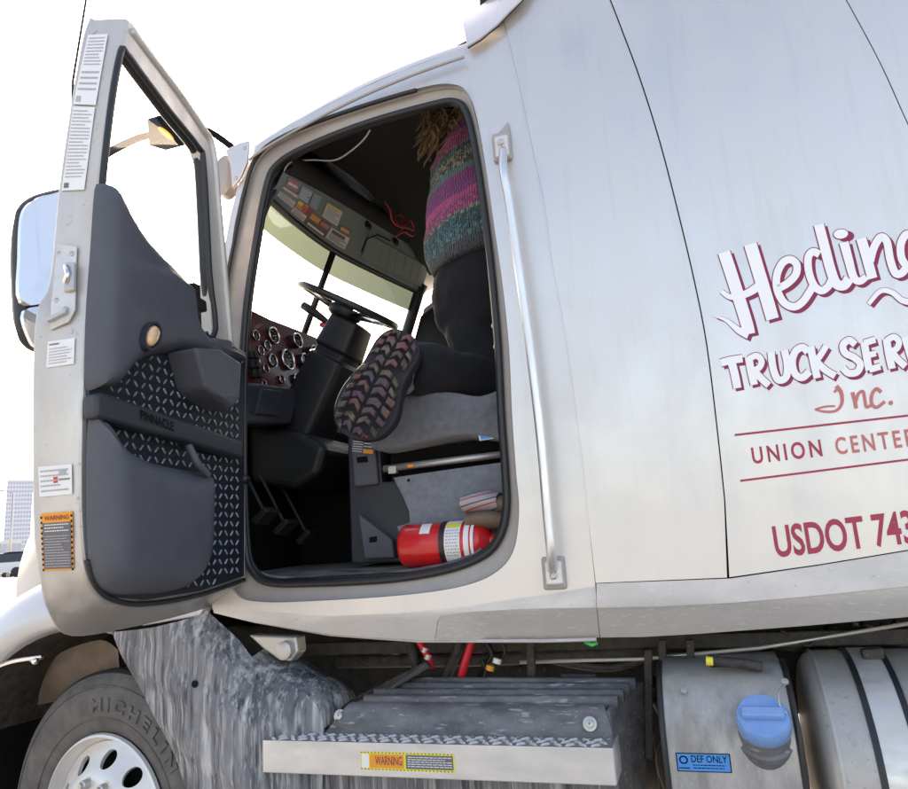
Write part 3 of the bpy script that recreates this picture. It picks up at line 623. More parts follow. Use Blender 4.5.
def ongauge(px, py, r, tube=.012, ticks=True):
    p = DX(px, py, -1.645+(py-355)*.0004+.012); mb = MB(); ax = Vector((1, -.05, .12)).normalized()
    mb.lathe([(-.02, r), (tube*.6, r), (tube, r*.97), (tube, r*.86), (tube*.35, r*.80)], p, ax, 24); gg_ = obj('gauge', mb, 'black', DB, smooth='auto')
    mb = MB(); uu = ax.orthogonal().normalized(); vv = ax.cross(uu); mb.tube([p+ax*tube+(uu*math.cos(2*math.pi*k/28)+vv*math.sin(2*math.pi*k/28))*r*.95 for k in range(28)], r*.10, 6, closed=True); obj('gauge_bezel', mb, 'chrome', DB, smooth=True)
    mb = MB(); mb.lathe([(tube*.35, r*.82), (tube*.36, 0.0005)], p, ax, 24); mb.m = [0]*len(mb.f)
    u = ax.orthogonal().normalized(); v = ax.cross(u)
    if ticks:
        for k in range(9):
            a = -2.2+k*.55; d = u*math.cos(a)+v*math.sin(a); e = ax.cross(d)
            q = p+ax*(tube*.36+.001); mb.add([q+d*r*.58-e*r*.035, q+d*r*.74-e*r*.035, q+d*r*.74+e*r*.035, q+d*r*.58+e*r*.035], [(0, 1, 2, 3)], 1)
        a = random.uniform(-1.5, 1.5); d = u*math.cos(a)+v*math.sin(a); e = ax.cross(d); q = p+ax*(tube*.36+.0015)
        mb.add([q-d*r*.1-e*r*.05, q+d*r*.6, q-d*r*.1+e*r*.05], [(0, 1, 2)], 2)
    obj('gauge_face', mb, ['gauge', 'white_gloss', 'orange'], DB, fixn=False)
for g_ in ((272,336,.036), (296,341,.034), (265.5,346,.022), (286,360,.046), (271,361,.028), (303.5,361,.034), (254,336,.022), (259,351,.020), (264,369,.020), (280,380,.018), (255,362,.018), (295,379,.022), (262,384,.014), (312,350,.020)): ongauge(*g_)
for i in range(3):                                                     # rocker switch bank
    for j in range(2):
        mb = MB(); mb.box(DX(250+j*5+i*1.8, 355+i*9.5, -1.60), (.010, .013, .016), Matrix.Rotation(-.2, 3, 'Y')); obj('rocker_switch', mb, 'black', DB, bevel=.003)
mb = MB(); mb.prism([DX(243,382,-1.57), DX(262,383,-1.57), DX(300,389,-1.57), DX(292,424,-1.56), DX(246,424,-1.56)], (-.12, 0, 0)); LD = obj('lower_dash', mb, 'grey_pl2', DB, bevel=.014, seg=3)
mb = MB(); mb.prism([DX(262,388,-1.555), DX(284,391,-1.555), DX(280,416,-1.55), DX(256,414,-1.55)], (-.02, 0, 0)); obj('lower_dash_lid', mb, 'grey_pl2', DB, bevel=.006)
# steering column and wheel
def rrect(c, u, v, hu, hv, n=5, e=.3):
    out = []
    for k in range(4*n):
        a = 2*math.pi*k/(4*n); ca, sa = math.cos(a), math.sin(a)
        out.append(Vector(c)+Vector(u)*hu*math.copysign(abs(ca)**e, ca)+Vector(v)*hv*math.copysign(abs(sa)**e, sa))
    return out
cA, cB = Vector((-1.33, .52, 2.40)), Vector((-1.66, .56, 1.86)); cd = (cB-cA).normalized(); cu = Vector((0, 1, 0)); cv = cd.cross(cu).normalized()
mb = MB(); mb.loft([rrect(cA+cd*t, cu, cv, a, b) for t, a, b in ((-.01, .05, .04), (0, .085, .075), (.13, .095, .088), (.14, .085, .078), (.17, .085, .078), (.18, .10, .09), (.42, .115, .10), (.46, .12, .105), (.63, .13, .11), (.66, .09, .08))]); SC = obj('steering_column', mb, 'dash', TR, smooth='auto', bevel=.004)
mb = MB(); mb.loft([rrect(cA+cd*t+cv*(-.10)-cu*.02, cu, cv, a, b) for t, a, b in ((.36, .02, .015), (.38, .03, .022), (.54, .03, .022), (.56, .02, .015))]); obj('column_tilt_lever', mb, 'grey_pl2', SC, smooth='auto')
mb = MB(); st = [DX(333,327,-1.40), DX(323,319,-1.45), DX(312,311,-1.50), DX(303,305,-1.54)]; mb.tube(st, [.010, .015, .019, .018], 10); obj('indicator_stalk', mb, 'black', SC, smooth=True)
mb = MB(); mb.box(DX(326,327,-1.44), (.02, .028, .010), Matrix.Rotation(.5, 3, 'Y')); obj('hazard_switch', mb, 'red', SC, bevel=.004)
mb = MB(); mb.lathe([(0, .012), (.004, .012)], DX(333,376,-1.44), (.4, -.9, .3), 10, caps=True); obj('column_screw', mb, 'steel', SC)
wc = Vector((-1.345, .52, 2.487)); wu = Vector((.866, 0, -.5)); wn = wu.cross((wc-CAM).normalized()).normalized(); wn = (wn+Vector((.0, .045, .0))).normalized(); wu = (wu-wn*wu.dot(wn)).normalized(); wv_ = wn.cross(wu)
mb = MB(); mb.tube([wc+(wu*math.cos(t)+wv_*math.sin(t))*.225 for t in [2*math.pi*k/48 for k in range(48)]], 0.0150, 12, closed=True); SW = obj('steering_wheel', mb, 'rubber', TR, smooth=True)
mb = MB(); mb.lathe([(-.07, .045), (-.05, .075), (-.02, .08), (-.005, .06), (0, .001)], wc, wn, 24); obj('horn_pad', mb, 'black', SW, smooth=True)
for t in (.6, 2.54, 3.74, 5.68):
    d = wu*math.cos(t)+wv_*math.sin(t); mb = MB(); mb.tube([wc+d*.05-wn*.03, wc+d*.15-wn*.012, wc+d*.228], [.017, .013, .011], 8); obj('spoke', mb, 'chrome', SW, smooth=True)
# knee duct, pedals, engine tunnel
mb = MB(); mb.prism([S(246,424,.34), S(300,432,.34), S(326,446,.34), S(318,474,.34), S(292,490,.34), S(248,482,.34)], (0, .5, 0)); obj('knee_panel', mb, 'black', TR, bevel=.03, seg=3)
for (px, py) in ((266,516), (286,527), (308,537)):
    c = DX(px, py, -1.52); mb = MB(); mb.box(c, (.012, .045, .035), Matrix.Rotation(.9, 3, 'Y')); mb.tube([c+Vector((-.01, 0, .02)), c+Vector((-.12, 0, .22))], .008, 6); obj('pedal', mb, 'black', TR, bevel=.004)
mb = MB(); mb.box((-1.50, .98, 1.66), (.30, .20, .30)); EN = obj('engine_tunnel', mb, 'dark', TR, bevel=.04, seg=3)
# seat: pedestal, cushion, rail, carpet skirt
mb = MB(); mb.prism([S(347,432,.29), S(379,436,.29), S(382,482,.29), S(404,480,.29), S(420,562,.29), S(351,564,.29)], (0, .40, 0)); SE = obj('driver_seat', mb, 'grey_pl2', TR, bevel=.008)
mb = MB(); mb.prism([S(350,437,.265), S(374,441,.265), S(378,484,.265), S(354,487,.265)], (0, .03, 0)); obj('pedestal_post', mb, 'grey_pl', SE, bevel=.008, seg=3)
mb = MB(); mb.prism([S(358,514,.25), S(392,540,.25), S(394,558,.25), S(364,559,.25)], (0, .05, 0)); obj('pedestal_bracket', mb, 'grey_pl', SE, bevel=.006)
mb = MB(); mb.prism([S(369,537,.248), S(377,536,.248), S(377,542,.248), S(369,543,.248)], (0, .01, 0)); mb2 = MB(); mb2.prism([S(356,457,.262), S(367,456,.262), S(368,462,.262), S(357,463,.262)], (0, .01, 0))
obj('pedestal_slot', mb, 'dark', SE, bevel=.003); obj('pedestal_slot', mb2, 'dark', SE, bevel=.003)
mb = MB(); F = frame(S(352,452,.261), S(372,454,.261)-S(352,452,.261), (0, 0, 1)); rnd = random.Random(3)
microlines(mb, F, 0, .0, .042, .055, 6, .0006, 0, rnd); rect(mb, F, .046, .0, .088, .016, .0006, 1); microlines(mb, F, .046, .02, .085, .055, 3, .0006, 0, rnd); obj('pedestal_sticker', mb, ['white', 'orange'], SE, fixn=False)
CUSH = [(372,447),(375,434),(386,414),(400,400),(418,393),(450,392),(480,396),(512,390),(514,438),(480,437),(458,436),(432,441),(404,448),(382,451)]
rings = []
for y, k in ((.20, .86), (.205, .95), (.225, 1.0), (.70, 1.0), (.74, .95), (.75, .86)):
    P = [S(*p, .215) for p in [(p.x, p.y) for p in crom([Vector((*q, 0)) for q in CUSH], 4, True)]]; c = sum(P, Vector())/len(P); rings.append([Vector((c.x+(p.x-c.x)*(.96+.04*k), y, c.z+(p.z-c.z)*k)) for p in P])
mb = MB(); mb.loft(rings); obj('seat_cushion', mb, 'seat', SE, smooth=True, bevel=0)
mb = MB(); g = [[(-.46, .22, 1.88), (-.46, .48, 1.88), (-.46, .74, 1.88)], [(-.40, .22, 2.2), (-.42, .48, 2.2), (-.40, .74, 2.2)], [(-.33, .24, 2.6), (-.36, .48, 2.6), (-.33, .72, 2.6)]]
gg = patch([[Vector(p) for p in r] for r in g], 4, 4); mb.loft(gg, False, False); obj('seat_back', mb, 'seat', SE, smooth=True, solid=.10, off=1)
mb = MB(); mb.prism([S(478,435,.205), S(498,432,.205), S(499,438,.205), S(479,441,.205)], (0, .012, 0)); obj('seat_tag', mb, ['steel'], SE, bevel=.002)
mb = MB(); mb.prism([S(480,436.3,.2035), S(496.5,433.8,.2035), S(497.5,437,.2035), S(481,439.5,.2035)], (0, .003, 0)); obj('seat_tag_face', mb, 'bluelab', SE)
mb = MB(); mb.box((-.78, .5, 1.70), (.30, .2, .09)); obj('seat_mechanism', mb, 'dark', SE)
mb = MB(); mb.tube([S(384,469,.245), S(440,462,.245), S(520,452,.245)], .013, 8); obj('seat_rail', mb, 'steel', SE, smooth=True)
mb = MB(); mb.tube([S(420,476,.26), S(520,464,.26)], .009, 8); obj('seat_rail', mb, 'jamb', SE, smooth=True)
mb = MB(); mb.box(S(393,470,.235), (.016, .012, .014)); obj('rail_latch', mb, 'steel', SE, bevel=.003)
mb = MB(); mb.box(S(411,466,.235), (.012, .008, .006)); obj('rail_tag', mb, 'orange', SE, bevel=.002)
SKIRT = [(394,478),(450,470),(515,461),(520,536),(470,534),(424,531),(402,533),(399,527),(412,523),(411,512),(404,496)]
poly = [(S(*p, .225).x, S(*p, .225).z) for p in SKIRT]
mb = sheet(poly, [], .03, lambda a, b, r: Vector((a, .225+.012*math.sin(a*17)*(1.75-b)*2+(1.72-b)*-.10+r, b)), roll=.002); obj('seat_carpet_skirt', mb, 'carpet', SE, smooth=True, solid=.006, off=0)
for p in ((409, 480.5), (456, 474)):
    mb = MB(); mb.lathe([(0, .008), (.004, .006), (.005, .001)], S(*p, .222), (0, -1, 0), 10); obj('rivet', mb, 'dark', SE, smooth=True)

# ---------------- fire extinguisher and gloves on the cab floor
EX = thing('fire_extinguisher', 'red fire extinguisher lying on the cab floor below the seat', 'fire extinguisher', (-.82, .16, 1.36))
ea = S(404.5,550,.16); eb = S(500,548,.16); ed_ = (eb-ea).normalized(); er = .074; ez = Vector((0, 0, 0))
ea.z = 1.362+er; ed_.z = -.01; ed_.normalize()
mb = MB(); mb.lathe([(0, .0), (.0, er*.86), (.006, er*.95), (.014, er), (.255, er), (.285, er*.9), (.305, er*.62), (.315, er*.36), (.335, er*.34)], ea, ed_, 40); obj('cylinder', mb, 'red', EX, smooth='auto')
def band(t0, t1, m, nm, a0=0, a1=2*math.pi, r=er+.0012):
    u = Vector((0, 0, 1)); u = (u-ed_*u.dot(ed_)).normalized(); v = ed_.cross(u); N = 28
    mb = MB(); mb.loft([[ea+ed_*t+(u*math.cos(a0+(a1-a0)*k/N)+v*math.sin(a0+(a1-a0)*k/N))*r for k in range(N+1)] for t in (t0, t1)], False, False); return obj(nm, mb, m, EX, smooth=True)
band(.152, .170, 'rubber', 'strap', r=er+.003); band(.172, .226, 'white', 'label'); band(.238, .256, 'white', 'label')
band(.176, .222, 'yellow', 'label_stripe', .5, .8, er+.002); band(.262, .272, 'white', 'label')
band(.082, .118, 'white', 'label', .35, 1.05)
u_ = Vector((0, 0, 1)); v_ = ed_.cross(u_)
mb = MB(); rnd = random.Random(5)
for r_ in range(9):
    a0 = .95+r_*.14
    t = .177
    while t < .220:
        L = rnd.uniform(.004, .010); P = lambda tt, aa: ea+ed_*tt+(u_*math.cos(aa)+v_*math.sin(aa))*(er+.0022); mb.quad(P(t, a0), P(t+L, a0), P(t+L, a0+.05), P(t, a0+.05)); t += L+.003
obj('label_print', mb, 'ink2', EX, fixn=False, kind='stuff')
mb = MB(); ve = ea+ed_*.335; mb.lathe([(0, er*.34), (.03, er*.34), (.034, er*.2)], ve, ed_, 14, caps=True); obj('valve', mb, 'steel', EX, smooth='auto')
mb = MB(); mb.tube([ve+Vector((.01, 0, .02)), ve+Vector((.05, -.01, .045)), ve+Vector((.13, -.01, .04))], .008, 8); obj('lever', mb, 'red', EX, smooth=True)
mb = MB(); mb.tube([ve+Vector((.02, 0, -.02)), ve+Vector((.07, 0, -.03)), ve+Vector((.13, 0, -.02))], .008, 8); obj('carry_handle', mb, 'red', EX, smooth=True)
mb = MB(); mb.lathe([(0, .018), (.012, .018), (.014, .002)], ve+Vector((.012, -.022, .0)), (0, -1, 0), 14); obj('pressure_gauge', mb, 'white', EX, smooth='auto')

def stripe_cloth():
    m = mat('striped_cloth', (.45, .38, .38), .95, 0, .15, 40, .4, 300); t = m.node_tree; b = t.nodes['Principled BSDF']
    g = nd(t, 'ShaderNodeNewGeometry'); mp = nd(t, 'ShaderNodeMapping'); t.links.new(g.outputs['Position'], mp.inputs[0]); mp.inputs['Rotation'].default_value = (0, R(12), 0)
    sp = nd(t, 'ShaderNodeSeparateXYZ'); t.links.new(mp.outputs[0], sp.inputs[0])
    mu = nd(t, 'ShaderNodeMath', operation='MULTIPLY'); t.links.new(sp.outputs[2], mu.inputs[0]); mu.inputs[1].default_value = 28
    fr = nd(t, 'ShaderNodeMath', operation='FRACT'); t.links.new(mu.outputs[0], fr.inputs[0])
    cr = nd(t, 'ShaderNodeValToRGB'); t.links.new(fr.outputs[0], cr.inputs[0]); cr.color_ramp.interpolation = 'CONSTANT'
    el = cr.color_ramp.elements; el[0].position = 0; el[0].color = (.42, .37, .38, 1); el[1].position = .34; el[1].color = (.55, .07, .06, 1)
    for p, c in ((.46, (.45, .40, .41, 1)), (.78, (.05, .05, .08, 1)), (.88, (.42, .36, .37, 1))):
        e = el.new(p); e.color = c
    t.links.new(cr.outputs[0], b.inputs['Base Color']); return m
MAT['stripe'] = stripe_cloth(); MAT['leather'] = mat('brown_leather', (.17, .12, .085), .75, 0, .25, 30, .4, 160)
def glove(base, lab, dz, tilt, group):
    GL = thing('work_glove', lab, 'glove', base, group)
    # cuff: flattened flaring sleeve, then palm and fingers running rearwards
    rings = []
    for t, hw, hh, z in ((-.02, .085, .030, -.004), (.02, .088, .036, .004), (.06, .080, .036, .008), (.10, .066, .032, .006)):
        rings.append([Vector(base)+Vector((t-.02, hw*math.cos(a)+.02*t, z+hh*math.sin(a)+dz+tilt*t)) for a in [2*math.pi*k/24 for k in range(24)]])
    mb = MB(); mb.loft(rings, True, False); obj('cuff', mb, 'stripe' if dz > .02 else 'leather', GL, smooth=True, solid=.005)
    rings = []
    for t, hw, hh in ((.10, .062, .030), (.14, .060, .026), (.18, .050, .019), (.20, .040, .014)):
        rings.append([Vector(base)+Vector((t-.02, hw*math.cos(a), hh*math.sin(a)+dz+tilt*t)) for a in [2*math.pi*k/24 for k in range(24)]])
    mb = MB(); mb.loft(rings); obj('palm', mb, 'leather', GL, smooth=True)
    for i, (yo, L) in enumerate(((-.036, .062), (-.012, .075), (.012, .078), (.036, .066))):
        p = Vector(base)+Vector((.17, yo, dz+tilt*.17)); mb = MB(); mb.tube([p, p+Vector((L*.5, 0, -.004)), p+Vector((L*.9, 0, -.016)), p+Vector((L, 0, -.020))], [.013, .013, .011, .004], 8); obj('finger', mb, 'leather', GL, smooth=True)
    p = Vector(base)+Vector((.11, -.045, dz)); mb = MB(); mb.tube([p, p+Vector((.03, -.025, -.004)), p+Vector((.065, -.035, -.014)), p+Vector((.075, -.036, -.016))], [.014, .014, .012, .004], 8); obj('thumb', mb, 'leather', GL, smooth=True)
gb = S(479,519,.17)
glove((gb.x+.01, .185, 1.495), 'brown leather glove under the striped one on the extinguisher', .012, -.12, 'work gloves on the extinguisher')
glove((gb.x, .175, 1.535), 'glove with grey and red striped cuff lying on top', .03, -.10, 'work gloves on the extinguisher')

# ---------------- open driver door
XH = -1.535; XO = -1.675
def dyz(px, py, x=XH): v = DX(px, py, x); return (v.y, v.z)
def door_sheet(name, px, holes, step, x, m, parent, thick, bulge=None, edge=.006, **kw):
    poly = [dyz(*p, x) for p in px]; hs = [[dyz(*p, x) for p in h] for h in holes]; bf = bulge or (lambda a, b: 0)
    mbp = sheet(poly, hs, step, lambda a, b, r: Vector((x+bf(a, b), a, b)))
    for i, f in enumerate(mbp.f):
        a, b, c = [Vector(mbp.v[k]) for k in f[:3]]
        if (b-a).cross(c-a).x < 0: mbp.f[i] = tuple(reversed(f))
    return obj(name, mbp, m, parent, smooth=True, fixn=False, solid=thick, off=-1, **kw)
INN = [(129,21),(125,42),(109,109),(99,185),(93.5,247),(89,310),(86,350),(83,400),(81.5,480),(83,530),(87,565),(96,586),(112,601),(145,606),(200,597),(245,581)]
OUT = [(91,23),(84,44),(73,110),(62,190),(55,265),(50,292),(40,312),(36.5,360),(36,470),(37,530),(42,572),(51,610),(74,633),(140,621),(205,606),(245,590)]
TOPR = [(245,400),(244,352),(233.5,345),(228,290),(221,205),(214.5,145),(204,126),(180,90),(150,50),(138,31),(133,24)]
WIN = [(121,52),(112,100),(103,175),(101,215),(99,310),(150,325),(212,340),(209,270),(203.5,165),(198,147),(170,112),(140,72),(126,53)]
DO = door_sheet('door', INN + TOPR, [WIN], .05, XH, 'door_edge', TR, .040)
WINO = WIN
# outer skin
outer3 = [DX(*p, XO) for p in OUT]; inn3 = [DX(*p, XH) for p in INN]
shift = Vector((XO-XH, 0, 0))
top3 = [DX(*p, XH)+shift for p in TOPR]
belt = [DX(*p, XH)+shift for p in [(213,352),(150,338),(104,325),(104,215),(106,175),(115,100),(124,52)]]
poly = [(p.y, p.z) for p in outer3] + [(DX(244,352,XH).y, DX(244,352,XH).z)] + [(p.y, p.z) for p in belt]
mbp = sheet(poly, [], .06, lambda a, b, r: Vector((XO, a, b)), roll=0); obj('outer_skin', mbp, 'silver', DO, smooth=True, solid=.006, off=0)
# free edge and bottom, with a rolled section
i2 = [Vector(q) for q in crom(inn3, 5)]; o2 = [Vector(q) for q in crom(outer3, 5)]
cen = Vector((0, -.33, 2.1)); rings = []
for t, e in ((0, 0), (.03, .006), (.10, .008), (.86, .010), (.93, .016), (.97, .014), (1.0, 0)):
    r_ = []
    for a, b in zip(i2, o2):
        p = a.lerp(b, t); d = Vector((0, p.y-cen.y, (p.z-cen.z)*.25)).normalized(); r_.append(p+d*e)
    rings.append(r_)
mb = MB(); mb.loft(rings, False, False); obj('door_edge', mb, 'door_edge', DO, smooth='auto')
# top edge cap along the sloping rail
a_ = [DX(*p, XH) for p in [INN[0]]+TOPR[::-1]]; b_ = [p+Vector((-.045, 0, 0)) for p in a_]
mb = MB(); mb.loft([a_, [p+Vector((-.012, 0, .008)) for p in a_], [p+Vector((.012, 0, .008)) for p in b_], b_], False, False); obj('door_top_rail', mb, 'door_edge', DO, smooth='auto')
# raised inner rim of the window frame (silver) and black run channel
rim = [(134,27),(152,51),(182,91),(205,125),(215,145),(221,205),(228,285),(233,344)]
mb = MB(); mb.tube(crom([DX(a-2.5, b+3, XH+.004) for a, b in rim], 5), .013, 10, flat=.8); obj('frame_rim', mb, 'door_edge', DO, smooth=True)
wl3 = [dyz(*p) for p in WIN]
mb = MB(); W3 = crom([DX(*p, XH+.002) for p in WIN], 4, True); mb.tube(W3, .011, 8, closed=True); obj('window_seal', mb, 'rubber', DO, smooth=True)
wcx = sum((p for p in W3), Vector())/len(W3)
mb = MB(); mb.loft([[p+Vector((-.005, 0, 0)) for p in W3], [p+(wcx-p)*.03+Vector((-.018, 0, 0)) for p in W3], [p+(wcx-p)*.03+Vector((-.032, 0, 0)) for p in W3], [p-(wcx-p)*.01+Vector((-.044, 0, 0)) for p in W3]], True, False); obj('run_channel', mb, 'rubber', DO, smooth='auto')
mb = MB(); mb.add([p+(wcx-p)*.015+Vector((-.026, 0, 0)) for p in W3], [tuple(range(len(W3)))]); obj('window_glass', mb, 'glass', DO)

# trim: treadplate base
PLATE = [(89,388),(90,420),(90.5,500),(92,560),(99,583),(115,597),(145,600),(200,591),(244,576),(245,400),(244,352),(200,330),(140,330),(92,345)]
door_sheet('treadplate_panel', PLATE, [], .06, XH+.012, 'plate', DO, .012)
lugs = MB(); rnd = random.Random(11)
ppoly = [dyz(*p, XH+.012) for p in [(100,400),(92,545),(100,578),(118,593),(145,596),(200,587),(242,573),(242,405),(242,360),(197,352),(150,354),(122,373)]]
sp_ = .031
for i in range(-2, 30):
    for j in range(0, 40):
        y = -.72+i*sp_; z = 1.30+j*sp_
        if not pip((y, z), ppoly): continue
        sgn = 1 if (i+j) % 2 == 0 else -1
        d = Vector((0, .62, .78*sgn)).normalized(); e = Vector((0, -d.z, d.y)); c = Vector((XH+.0125, y, z)); L = .0128; wv = .0036; h = Vector((.0045, 0, 0))
        pts = [c-d*L, c-d*L*.5+e*wv, c+d*L*.5+e*wv, c+d*L, c+d*L*.5-e*wv, c-d*L*.5-e*wv, c-d*L*.55+h, c+d*L*.55+h]
        lugs.add(pts, [(0, 1, 6), (1, 2, 7, 6), (2, 3, 7), (3, 4, 7), (4, 5, 6, 7), (5, 0, 6)])
obj('treadplate_lug_pattern', lugs, 'lug', DO, kind='stuff')
# edge strip of plate along the free side
lug2 = MB()
for k in range(9):
    c = DX(92.5, 402+k*20.5, XH+.014)
    d = Vector((0, .45, -.9)).normalized(); e = Vector((0, d.z, -d.y)); lug2.add([c-d*.016, c+e*.005, c+d*.016, c-e*.005, c+Vector((.005, 0, 0))], [(0, 1, 4), (1, 2, 4), (2, 3, 4), (3, 0, 4)])
obj('treadplate_lug_pattern', lug2, 'lug', DO, kind='stuff')
# upper pad with sail
PAD = [(91,386),(90.5,340),(92,300),(96,245),(100,188),(106,184),(113,187),(120,201),(131,222),(145,240),(162,256),(178,271),(187,285),(191,303),(193,322),(203,336),(220,344),(240,351),(243,362),(222,362),(200,358),(180,353),(160,353.5),(142,359),(127,370),(119,382),(110,388),(98,389)]
PAD = [(p.x, p.y) for p in crom([Vector((*q, 0)) for q in PAD], 3, True)]
cr_pts = [dyz(*p, XH+.03) for p in [(88,262),(107,265),(140,268),(165,275),(190,290),(215,310),(250,330)]]
def crease_z(y):
    for (a, b), (c, d) in zip(cr_pts, cr_pts[1:]):
        if a <= y <= c: return b+(d-b)*(y-a)/(c-a)
    return cr_pts[-1][1]
padp = [dyz(*p, XH+.025) for p in PAD]
def edge_d(a, b, poly):
    best = 9
    for i in range(len(poly)):
        x1, y1 = poly[i-1]; x2, y2 = poly[i]; dx, dy = x2-x1, y2-y1; L2 = dx*dx+dy*dy
        t = 0 if L2 == 0 else max(0, min(1, ((a-x1)*dx+(b-y1)*dy)/L2)); q = math.hypot(a-x1-dx*t, b-y1-dy*t)
        if q < best: best = q
    return best
padr = padp
def pad_b(a, b):
    d = edge_d(a, b, padr); k = min(1, d/.045); soft = math.sqrt(max(0, 1-(1-k)**2))
    t = (crease_z(a)-b)/.020; s_ = min(1, max(0, t+.5)); s_ = s_*s_*(3-2*s_)
    side = max(0, min(1, (-.42-a)/.18))
    return -.02+.045*soft + .026*s_*soft + (.018*side*soft*(1-s_))
door_sheet('upper_pad', PAD, [], .02, XH+.025, 'grey_pl', DO, .004, pad_b)
# courtesy light
cl = DX(152.5, 336, XH+.09); mb = MB()
def oval(c, a, b, rot, x, n=24): return [c+Vector((x, math.cos(t)*a*math.cos(rot)-math.sin(t)*b*math.sin(rot), math.cos(t)*a*math.sin(rot)+math.sin(t)*b*math.cos(rot))) for t in [2*math.pi*k/n for k in range(n)]]
mb.loft([oval(cl, .052, .034, 1.1, -.03), oval(cl, .050, .032, 1.1, .004), oval(cl, .042, .026, 1.1, .004), oval(cl, .040, .024, 1.1, -.004)], True, False); obj('courtesy_light_bezel', mb, 'grey_pl2', DO, smooth='auto')
mb = MB(); mb.loft([oval(cl, .041, .025, 1.1, -.002), oval(cl, .028, .016, 1.1, .010), oval(cl, .006, .004, 1.1, .012)], True, True); obj('courtesy_light_lens', mb, 'lens', DO, smooth=True)
# latch pull, block armrest, bar, pocket
mb = MB(); mb.prism([DX(194,293,XH+.07), DX(207,301,XH+.07), DX(208,312,XH+.07), DX(197,309,XH+.07)], (-.05, 0, 0)); obj('window_catch', mb, 'black', DO, bevel=.006)
mb = MB(); tb = [DX(196,347,XH+.13), DX(222,349,XH+.13), DX(243,363,XH+.13), DX(241,399,XH+.12), DX(232,409,XH+.11), DX(216,398,XH+.11), DX(207,388,XH+.12)]; mb.prism(tb, (-.12, 0, 0)); obj('pull_cup', mb, 'grey_pl', DO, bevel=.014, seg=4)
mb = MB(); mb.prism([DX(215,337,XH+.06), DX(233,340,XH+.06), DX(235,352,XH+.06), DX(217,351,XH+.06)], (-.06, 0, 0)); obj('mirror_switch_pod', mb, 'grey_pl', DO, bevel=.012, seg=3)
mb = MB(); bar = [DX(96.5,394,XH+.06), DX(104,392,XH+.06), DX(243.5,441,XH+.06), DX(243.5,459,XH+.06), DX(180,440,XH+.06), (DX(97,417,XH+.06))]; mb.prism(bar, (-.05, 0, 0)); BAR = obj('armrest_bar', mb, 'grey_pl2', DO, bevel=.012, seg=4)
p0 = DX(141,419,XH+.0625); p1 = DX(174,431,XH+.0625); mb = MB(); put_text(mb, 'PINNACLE', p0, (p1-p0).normalized(), (0, -.1, 1), .038, (p1-p0).length, offset=.02); obj('model_lettering', mb, 'dark', DO, fixn=False)
POCK = [(97,419),(104,419.5),(110,426),(116,438),(127,449),(145,459),(165,465),(190,470),(209,473),(211,480),(210.5,520),(209,548),(203,570),(190,586),(168,593),(140,595),(120,594),(106,585),(98,562),(95.5,520),(95,470)]
POCK = [(p.x, p.y) for p in crom([Vector((*q, 0)) for q in POCK], 3, True)]
pk = [dyz(*p, XH+.045) for p in POCK]
def pk_b(a, b):
    d = edge_d(a, b, pk); k = min(1, d/.075); return -.03+.085*math.sqrt(max(0, 1-(1-k)**2))
door_sheet('map_pocket', POCK, [], .02, XH+.045, 'grey_pl', DO, .004, pk_b)
mb = MB(); mb.tube(crom([DX(189,447,XH+.07), DX(192,453,XH+.08), DX(197,463,XH+.09), DX(207,474,XH+.085)], 5), [.012]*16, 10, flat=1.6); obj('pocket_pull', mb, 'grey_pl', DO, smooth=True)
# weather strip on the lower sill of the door
mb = MB(); mb.tube(crom([DX(*p, XH+.012) for p in [(87,560),(94,583),(111,599),(145,604),(200,595),(244,580)]], 5), .008, 8); obj('door_weatherstrip', mb, 'rubber', DO, smooth=True)
# wiring boot / hinge at the front edge
mb = MB(); mb.tube([DX(242,478,XH+.01), S(247,480,.02)], .016, 8); obj('wiring_boot', mb, 'rubber', DO, smooth=True)
for py in (395, 560):
    mb = MB(); mb.tube([DX(243,py-8,XH-.03), DX(243,py+8,XH-.03)], .014, 10); obj('hinge', mb, 'steel', DO, smooth='auto')
# latch and stickers on the free edge: frame on the edge face at a pixel
def edge_pt(px, py):   # point on the free-edge face between INN and OUT curves
    def xat(c, y):
        for (a, b), (e, d) in zip(c, c[1:]):
            if b <= y <= d: return a+(e-a)*(y-b)/(d-b)
        return c[-1][0]
    xi = xat(INN, py); xo = xat(OUT[:12], py); t = (px-xi)/(xo-xi)
    a = DX(xi, py, XH); b = DX(xo, py, XO); return a.lerp(b, t)
def edge_quad(tl, tr, br, bl):
    P = [Vector((*q, 0)) for q in (bl, br, tr, tl)]; Q = [edge_pt(*q) for q in (bl, br, tr, tl)]; n = (Q[1]-Q[0]).cross(Q[3]-Q[0]).normalized()
    if n.y > 0: n = -n
    def F(a, b, h=0):
        p = P[0].lerp(P[1], a).lerp(P[3].lerp(P[2], a), b); return edge_pt(p.x, p.y) + n*(.0135+h)
    return F
def srect(mb, F, a0, b0, a1, b1, h, mi, N=8):
    for k in range(N): rect(mb, F, a0, b0+(b1-b0)*k/N, a1, b0+(b1-b0)*(k+1)/N, h, mi)
